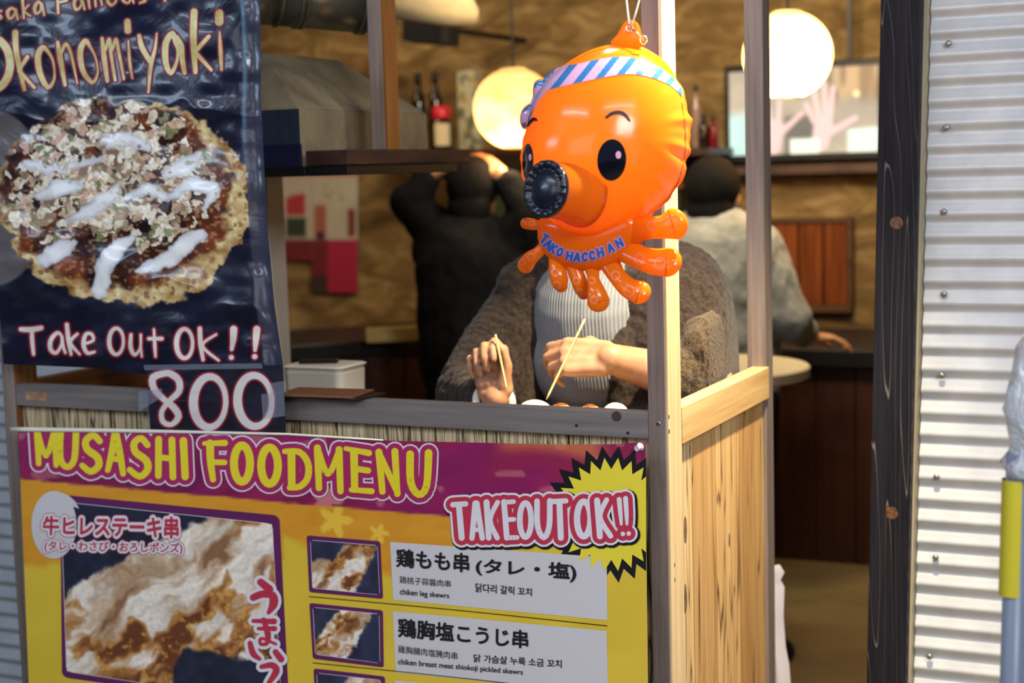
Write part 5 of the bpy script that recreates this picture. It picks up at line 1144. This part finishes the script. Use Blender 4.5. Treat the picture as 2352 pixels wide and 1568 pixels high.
# ------------------------------------------------------------ counters and wall things
def bar(name, p0, p1, depth, ztop, label):
    p0, p1 = Vector((p0.x, p0.y, 0)), Vector((p1.x, p1.y, 0)); d = (p1-p0).normalized(); n = Vector((-d.y, d.x, 0)); c = (p0+p1)/2; h = (p1-p0).length/2
    t = empty(name, c, label, 'counter')
    MB().obox(c+n*(depth/2)+Vector((0, 0, ztop-.03)), d*h, n*depth/2, (0, 0, .03)).build('counter_top', M['black'], t, bevel=.003)
    mb = MB(); k = max(2, int(2*h/.14))
    for i in range(k): mb.obox(p0+d*(2*h*(i+.5)/k)+n*(.05)+Vector((0, 0, (ztop-.06)/2)), d*(h/k-.002), n*.012, (0, 0, (ztop-.062)/2))
    mb.build('front_boards', M['dark_panel'], t, bevel=.002)
    MB().obox(c+n*(depth/2+.03)+Vector((0, 0, (ztop-.06)/2)), d*(h-.01), n*(depth/2-.03), (0, 0, (ztop-.064)/2)).build('carcass', M['black_matte'], t); return t
zc2 = CAM.z-.684+.012
a = PZ(1700, 800, zc2); b = PZ(2060, 803, zc2); bar('bar_counter', Vector((-2.20, a.y, 0)), Vector((1.2, b.y, 0)), .7, zc2, 'dark panelled bar counter with black top under the television')
a = PZ(600, 800, zc2); b = PZ(985, 771, zc2); dd = (b-a); bar('side_counter', a-dd*.25, b+dd*.30, .6, zc2, 'black topped counter running across the left of the shop')
# narrow ledge on the side counter, its lit edge put into the colour
a, b = PZ(842, 771, zc2+.03), PZ(972, 765, zc2+.03)
mb = MB(); d = (b-a); n = Vector((-d.y, d.x, 0)).normalized(); mb.obox((a+b)/2+n*.04+Vector((0, 0, -.002)), d/2, n*.03, (0, 0, .028)); tag(mb.build('lit_ledge', mottled('lit_ledge_wood', [(.3, L4(190, 160, 84)), (.7, L4(232, 210, 140))], (.3, 1, 1), 12, .8, 0), bevel=.004), 'narrow wooden ledge on the side counter with its lit edge painted pale yellow', 'paper')
# reddish board
YBd = 6.46; x0, x1, z1_, z0_ = P(1778, 510, YBd).x, P(1946, 510, YBd).x, P(1850, 512, YBd).z, P(1850, 700, YBd).z
t = empty('wall_board', ((x0+x1)/2, YBd, z0_), 'reddish brown boarded panel in a frame on the wall below the television', 'panel')
M['redwood'] = wood('red_brown_board', L4(96, 44, 18), L4(160, 86, 40), 'z', 40, 7); M['redwood'].node_tree.nodes['Principled BSDF'].inputs['Roughness'].default_value = .25
mb = MB(); k = 3
for i in range(k): mb.box(x0+(x1-x0)*i/k+.004, x0+(x1-x0)*(i+1)/k-.004, YBd, 6.499, z0_, z1_)
mb.build('boards', M['redwood'], t, bevel=.004)
mb = MB(); mb.box(x0-.02, x1+.02, YBd-.012, 6.499, z1_, z1_+.022); mb.box(x0-.02, x1+.02, YBd-.02, 6.499, z0_-.03, z0_); mb.box(x1, x1+.022, YBd-.01, 6.499, z0_, z1_); mb.box(x0-.022, x0, YBd-.01, 6.499, z0_, z1_); mb.build('board_frame', wood('board_frame_wood', L4(60, 34, 16), L4(110, 70, 36), 'x', 40, 8), t, bevel=.002)
# posters on the left
YPo = 6.47
def paint_po(X, Y):
    c = np.zeros(X.shape+(3,))+np.array([196, 186, 172.]); n = fbm(X/22, Y/22, 3, 4)
    c = over(c, (182, 60, 66), sstep(440, 450, Y)*sstep(498, 490, Y)*sstep(654, 660, X)*sstep(704, 698, X)*sstep(.3, .5, n)); c = over(c, (56, 66, 60), sstep(496, 504, Y)*sstep(548, 540, Y)*sstep(654, 660, X)*sstep(706, 700, X)); c = over(c, (116, 50, 54), sstep(548, 553, Y)*sstep(580, 574, Y)*sstep(654, 660, X)*sstep(706, 700, X))
    c = over(c, (170, 100, 84), sstep(466, 476, Y)*sstep(540, 530, Y)*sstep(718, 726, X)*sstep(752, 746, X)*sstep(.35, .5, n)); c = over(c, (70, 40, 44), sstep(530, 536, Y)*sstep(552, 546, Y)*sstep(722, 728, X)*sstep(750, 744, X)); c = over(c, (128, 60, 56), sstep(476, 484, Y)*sstep(546, 540, Y)*sstep(796, 802, X)*sstep(818, 812, X))
    c = over(c, (176, 40, 74), sstep(548, 554, Y)); c = over(c, (120, 40, 50), sstep(548, 554, Y)*sstep(756, 748, X)); c = over(c, (70, 50, 52), sstep(630, 636, Y)*sstep(754, 748, X)); c = over(c, (214, 80, 100), sstep(408, 402, Y)*.8); c = over(c, (150, 140, 60), sstep(.6, .7, vn(X/9, Y/7, 6))*sstep(420, 425, Y)*sstep(462, 458, Y)*sstep(730, 736, X)*sstep(800, 794, X)*.6)
    return c
Spo = lambda x, y, o=0: P(x, y, YPo-o)
po = printed('wall_poster_print', .6)
g = np.zeros((70, 40, 2))
for j in range(70): g[j, :, 0] = np.linspace(716, 822, 40); g[j, :, 1] = 394+(672-394)*j/69
tag(picture_grid(Spo, g, 0, paint_po, 'drinks_poster', po, None, thick=.003), 'white and crimson poster hanging on the far left wall', 'poster')
g = np.zeros((50, 30, 2))
for j in range(50): g[j, :, 0] = np.linspace(628, 715, 30); g[j, :, 1] = 400+(598-400)*j/49
tag(picture_grid(Spo, g, 0, paint_po, 'menu_poster', po, None, thick=.003), 'white poster with red and green pictures next to the crimson one', 'poster')
# things standing behind the hood shelf, on a wall shelf
YSh = 6.05; zsh = P(1020, 345, YSh).z; xs0, xs1 = P(930, 345, YSh).x, P(1160, 345, YSh).x
t = empty('bottle_shelf', ((xs0+xs1)/2, YSh+.1, zsh-.03), 'dark wall shelf holding bottles behind the hood', 'shelf')
MB().box(xs0, xs1, YSh-.10, 6.5, zsh-.03, zsh).build('board', M['dark_panel'], t, bevel=.003)
for x in (xs0+.05, xs1-.05): MB().box(x-.012, x+.012, YSh-.02, 6.5, zsh-.13, zsh-.03).build('bracket', M['black'], t)
def bottle(px, topy, wpx, Y, zbase, glass, label, cap=None, lab=None, group='bottles on the wall shelf'):
    c = P(px, 345, Y); c.z = zbase; h = P(px, topy, Y).z-zbase; r = wpx/2*(c-CAM).dot(FWD)/FPX
    t = empty('bottle', c, label, 'bottle', group)
    mb = MB(); mb.lathe(c, [(r*.9, 0), (r, .006), (r, h*.58), (r*.9, h*.66), (r*.42, h*.80), (r*.36, h*.93)], 24); mb.build('glass_body', glass, t, smooth=True)
    mb = MB(); mb.lathe(c, [(r*.46, h*.90), (r*.48, h*.91), (r*.48, h*.995), (r*.40, h)], 20); mb.build('cap', cap or M['black'], t, smooth=True)
    if lab: mb = MB(); mb.lathe(c, [(r*1.02, h*.14), (r*1.03, h*.15), (r*1.03, h*.50), (r*1.02, h*.51)], 24); mb.build('label_band', lab, t, smooth=True)
    return t
M['darkglass'] = mat('dark_bottle_glass', L4(30, 20, 14), .12, spec=.7); M['redglass'] = mat('red_bottle', L4(110, 20, 26), .2)
bottle(965, 168, 34, YSh+.08, zsh, M['darkglass'], 'dark bottle furthest left on the wall shelf')
bottle(1004, 165, 34, YSh+.12, zsh, M['darkglass'], 'dark bottle behind the red capped jar')
# wide jar with a red cap and pale label
c = P(1016, 345, YSh-.03); c.z = zsh; r = 26*(c-CAM).dot(FWD)/FPX; h = P(1016, 243, YSh-.03).z-zsh; t = empty('sauce_jar', c, 'dark jar with a red cap and a pale label on the wall shelf', 'jar')
mb = MB(); mb.lathe(c, [(r*.92, 0), (r, .008), (r, h*.66), (r*.8, h*.72)], 28); mb.build('glass_body', M['darkglass'], t, smooth=True)
mb = MB(); mb.lathe(c, [(r*.84, h*.71), (r*.86, h*.72), (r*.84, h*.98), (r*.7, h)], 28); mb.build('cap', mat('red_cap', L4(200, 26, 52), .4), t, smooth=True)
mb = MB(); 
for i in range(9):
    a0, a1 = -1.75+i*.16, -1.75+(i+1)*.16; mb.add([c+Vector((r*1.02*math.cos(a0), r*1.02*math.sin(a0), h*.1)), c+Vector((r*1.02*math.cos(a1), r*1.02*math.sin(a1), h*.1)), c+Vector((r*1.02*math.cos(a1), r*1.02*math.sin(a1), h*.6)), c+Vector((r*1.02*math.cos(a0), r*1.02*math.sin(a0), h*.6))], [(0, 1, 2, 3)])
mb.build('label_band', mat('pale_label', L4(214, 196, 164), .6), t)
c = P(1072, 345, YSh); c.z = zsh; w = 27*(c-CAM).dot(FWD)/FPX; h = P(1072, 160, YSh).z-zsh
def paint_card(X, Y):
    n = fbm(X*30, Y*30, 4, 3); k = np.zeros(X.shape+(3,))+np.array([178, 172, 146.]); k = over(k, (76, 80, 60), sstep(.5, .6, n)*.8); return over(k, (180, 150, 60), sstep(.62, .7, fbm(X*24, Y*20, 9, 2))*.8)
g = np.zeros((40, 16, 2))
for j in range(40): g[j, :, 0] = np.linspace(c.x-w, c.x+w, 16); g[j, :, 1] = zsh+h-h*j/39
tc = empty('menu_card', c, 'tall pale menu card standing on the wall shelf beside the left lantern', 'card')
picture_grid(lambda x, y, o=0: Vector((x, YSh+.03-.15*(y-zsh)*.0, y)), g, 0, paint_card, 'printed_face', printed('card_print', .6), tc, thick=.02)
# shelf with bottles to the right of the octopus
YS2 = 6.1; z2 = P(1620, 340, YS2).z; x0, x1 = P(1545, 340, YS2).x, P(1642, 340, YS2).x
t = empty('bottle_shelf', ((x0+x1)/2, YS2+.1, z2-.03), 'dark wall shelf holding bottles to the left of the television', 'shelf')
MB().box(x0, x1, YS2-.09, 6.5, z2-.03, z2).build('board', M['dark_panel'], t, bevel=.003)
MB().box(x0+.02, x0+.045, YS2-.02, 6.5, z2-.12, z2-.03).build('bracket', M['black'], t)
M['clearglass'] = mat('pale_bottle', L4(150, 120, 110), .15)
bottle(1600, 196, 24, YS2+.05, z2, M['clearglass'], 'slim pale bottle at the octopus side of the shelf by the television', group='bottles by the television')
bottle(1617, 262, 24, YS2, z2, M['darkglass'], 'short dark bottle in the middle of the shelf by the television', group='bottles by the television')
bottle(1640, 268, 24, YS2+.02, z2, M['redglass'], 'short red bottle next to the television', group='bottles by the television')
# low wall shelf behind the octopus with coloured tins
YS3 = 6.15; z3 = P(1180, 440, YS3).z; x0, x1 = P(1120, 440, YS3).x, P(1560, 440, YS3).x
t = empty('wall_cabinet', ((x0+x1)/2, YS3+.1, z3-.28), 'dark green and brown wall cabinet behind the octopus', 'cabinet')
MB().box(x0, x1, YS3, 6.5, z3-.30, z3).build('cabinet_body', mat('dark_green_paint', L4(34, 40, 22), .6), t, bevel=.004)
MB().box(x0-.02, x1+.02, YS3-.02, 6.5, z3, z3+.05).build('cornice', M['brown_wood'], t, bevel=.003)
for i in range(3):
    w = (x1-x0)/3; d_ = MB().box(x0+w*i+.01, x0+w*(i+1)-.01, YS3-.014, YS3-.0005, z3-.28, z3-.02).build('door', mat('green_door_paint', L4(44, 50, 28), .55), t, bevel=.003)
    mb = MB(); mb.ball((x0+w*(i+.85), YS3-.022, z3-.20), .010, 12, 8); mb.build('knob', M['steel'], d_, smooth=True)

# ------------------------------------------------------------ box and folders on the stall counter
Yk = 2.84; zk = ZW+.004; c = P(748, 880, Yk); wk = .073; dk = .055
t = empty('plastic_container', (c.x, Yk, zk), 'white plastic food container with a black lid handle on the stall counter', 'container')
hk = P(748, 858, Yk).z-zk; hk = max(.03, hk); zc0 = zk
def rbox(x0, x1, y0, y1, z0, z1, r, top=0): 
    mb = MB(); n = 6; V = []; F = []
    for z, ins in ((z0, .004), (z0+.01, 0), (z1-.004, -.002), (z1, top)):
        for (cx, cy), a0 in (((x1-r, y1-r), 0), ((x0+r, y1-r), PI/2), ((x0+r, y0+r), PI), ((x1-r, y0+r), 1.5*PI)):
            for k in range(n+1): a = a0+PI/2*k/n; V.append((cx+(r-ins)*math.cos(a), cy+(r-ins)*math.sin(a), z))
    m = 4*(n+1)
    for j in range(3):
        for i in range(m): F.append((j*m+i, j*m+(i+1) % m, (j+1)*m+(i+1) % m, (j+1)*m+i))
    F.append(tuple(range(m-1, -1, -1))); F.append(tuple(3*m+i for i in range(m))); mb.add(V, F); return mb
rbox(c.x-wk, c.x+wk, Yk-dk, Yk+dk, zc0, zc0+hk+.012, .016).build('box_body', M['white'], t, smooth=False)
rbox(c.x-wk-.004, c.x+wk+.004, Yk-dk-.004, Yk+dk+.004, zc0+hk+.012, zc0+hk+.024, .018, .006).build('lid', M['white'], t)
mb = MB(); zz = zc0+hk+.0245
mb.obox((c.x-.012, Yk-.004, zz+.004), Vector((.040, .016, 0)), Vector((-.006, .014, 0)), (0, 0, .004)); mb.build('lid_handle', M['black'], t, bevel=.003)
mb = MB(); e = P(750, 900, 2.53); mb.obox((e.x, 2.525, ZT+.0068), (.085, .006, .0), (-.006, .050, 0), (0, 0, .002)); tag(mb.build('menu_folder', mat('brown_folder', L4(112, 70, 48), .35), bevel=.001), 'thin brown folder lying across the rail in front of the white container', 'folder')
mb = MB(); mb.obox((e.x+.030, 2.530, ZT+.0025), (.075, -.004, 0), (.005, .045, 0), (0, 0, .002)); tag(mb.build('menu_folder', M['black'], bevel=.001), 'thin black folder under the brown one on the rail', 'folder')

# ------------------------------------------------------------ round table and white cloth behind the stall
c = P(1740, 842, 4.0); zt = PZ(1855, 848, .80).z; e = PZ(1857, 842, .86); cx, cy = e.x-.265, e.y-.03
t = empty('round_table', (cx, cy, 0), 'round pale table standing behind the stall near the black post', 'table')
mb = MB(); mb.lathe((cx, cy, 0), [(.26, .825), (.27, .83), (.27, .855), (.265, .86)], 64); mb.build('tabletop', mat('pale_table_laminate', L4(196, 180, 150), .35), t)
mb = MB(); mb.lathe((cx, cy, 0), [(.22, 0), (.22, .012), (.03, .03), (.028, .81), (.12, .824)], 32); mb.build('pedestal', M['black'], t, smooth=True)
mb = MB(); pts = []; Yq = 3.42; xr = [(1786, 1300), (1797, 1318), (1789, 1336), (1797, 1352), (1795, 1420), (1800, 1490), (1808, 1530), (1812, 1580), (1814, 1700)]
V = []; F = []; nq = 14
for x, y in xr:
    R_ = P(x, y, Yq); L_ = P(1700, y, Yq)
    for i in range(nq): f = i/(nq-1); p = L_+(R_-L_)*f; p.y += .012*math.sin(f*14)+.02*(1-f); V.append(p)
for j in range(len(xr)-1):
    for i in range(nq-1): a = j*nq+i; F.append((a, a+nq, a+nq+1, a+1))
mb.add(V, F); mb.add([v+Vector((0, .006, 0)) for v in V], [q[::-1] for q in F])
tag(mb.build('white_cloth', mat('white_cotton', L4(206, 200, 208), .9), smooth=True), 'white cloth hanging behind the dark rear post of the stall', 'cloth')

# ------------------------------------------------------------ wrapped pole at the right edge
Yw = 2.05; p0, p1 = P(2325, 1560, Yw), P(2346, 860, Yw)
t = empty('wrapped_stand', (P(2325, 1500, Yw).x, Yw, 0), 'grey blue pole with yellow tape and a clear plastic cover at the right edge', 'stand')
pb, pt = lean(p0, p1, 0.0), lean(p0, p1, P(2336, 1040, Yw).z)
mb = MB(); mb.tube([pb, pt], .0160, 24); mb.build('pole', mat('grey_blue_paint', L4(104, 116, 136), .4), t, smooth=True)
mb = MB(); mb.lathe((pb.x, pb.y, 0), [(.16, 0), (.16, .02), (.03, .04)], 32); mb.build('base_plate', M['black_matte'], t)
ya, yb = P(2330, 1365, Yw).z, P(2336, 1100, Yw).z; mb = MB(); mb.tube([lean(p0, p1, ya)+Vector((-.004, -.002, 0)), lean(p0, p1, yb)+Vector((-.004, -.002, 0))], .0166, 24, 0, False); mb.build('yellow_tape', mat('yellow_tape', L4(196, 182, 44), .5), t, smooth=True)
pv = mat('clear_plastic_film', L4(214, 220, 226), .08, spec=.9); N, L, b = nodes(pv); b.inputs['Alpha'].default_value = .72; mp = coords(N, L, (1, 1, .6)); n = noise(N, L, mp.outputs[0], 26, 3, .6, 1.5); bump(N, L, b, n.outputs['Fac'], .9, .02)
prf = [(2378, 752, .02), (2360, 764, .02), (2338, 800, .03), (2326, 850, .04), (2312, 900, .046), (2308, 935, .046), (2322, 985, .040), (2326, 1020, .036), (2312, 1050, .042), (2298, 1066, .045), (2314, 1092, .034)]
mb = MB(); V = []; F = []; nq = 28
for k, (x, y, r) in enumerate(prf):
    e_ = P(x, y, Yw); ax0 = lean(p0, p1, e_.z)+Vector((.022, .012, 0)); R_ = max(.012, (ax0-e_).length)
    for i in range(nq): a = 2*PI*i/nq; rr = R_*(1+.10*math.sin(a*5+k)+.05*math.sin(a*9+2*k)) if i % nq else R_; V.append(Vector((ax0.x-rr*math.cos(a), ax0.y-rr*math.sin(a), e_.z)))
for k in range(len(prf)-1):
    for i in range(nq): F.append((k*nq+i, k*nq+(i+1) % nq, (k+1)*nq+(i+1) % nq, (k+1)*nq+i))
mb.add(V, F); mb.build('plastic_cover', pv, t, smooth=True)
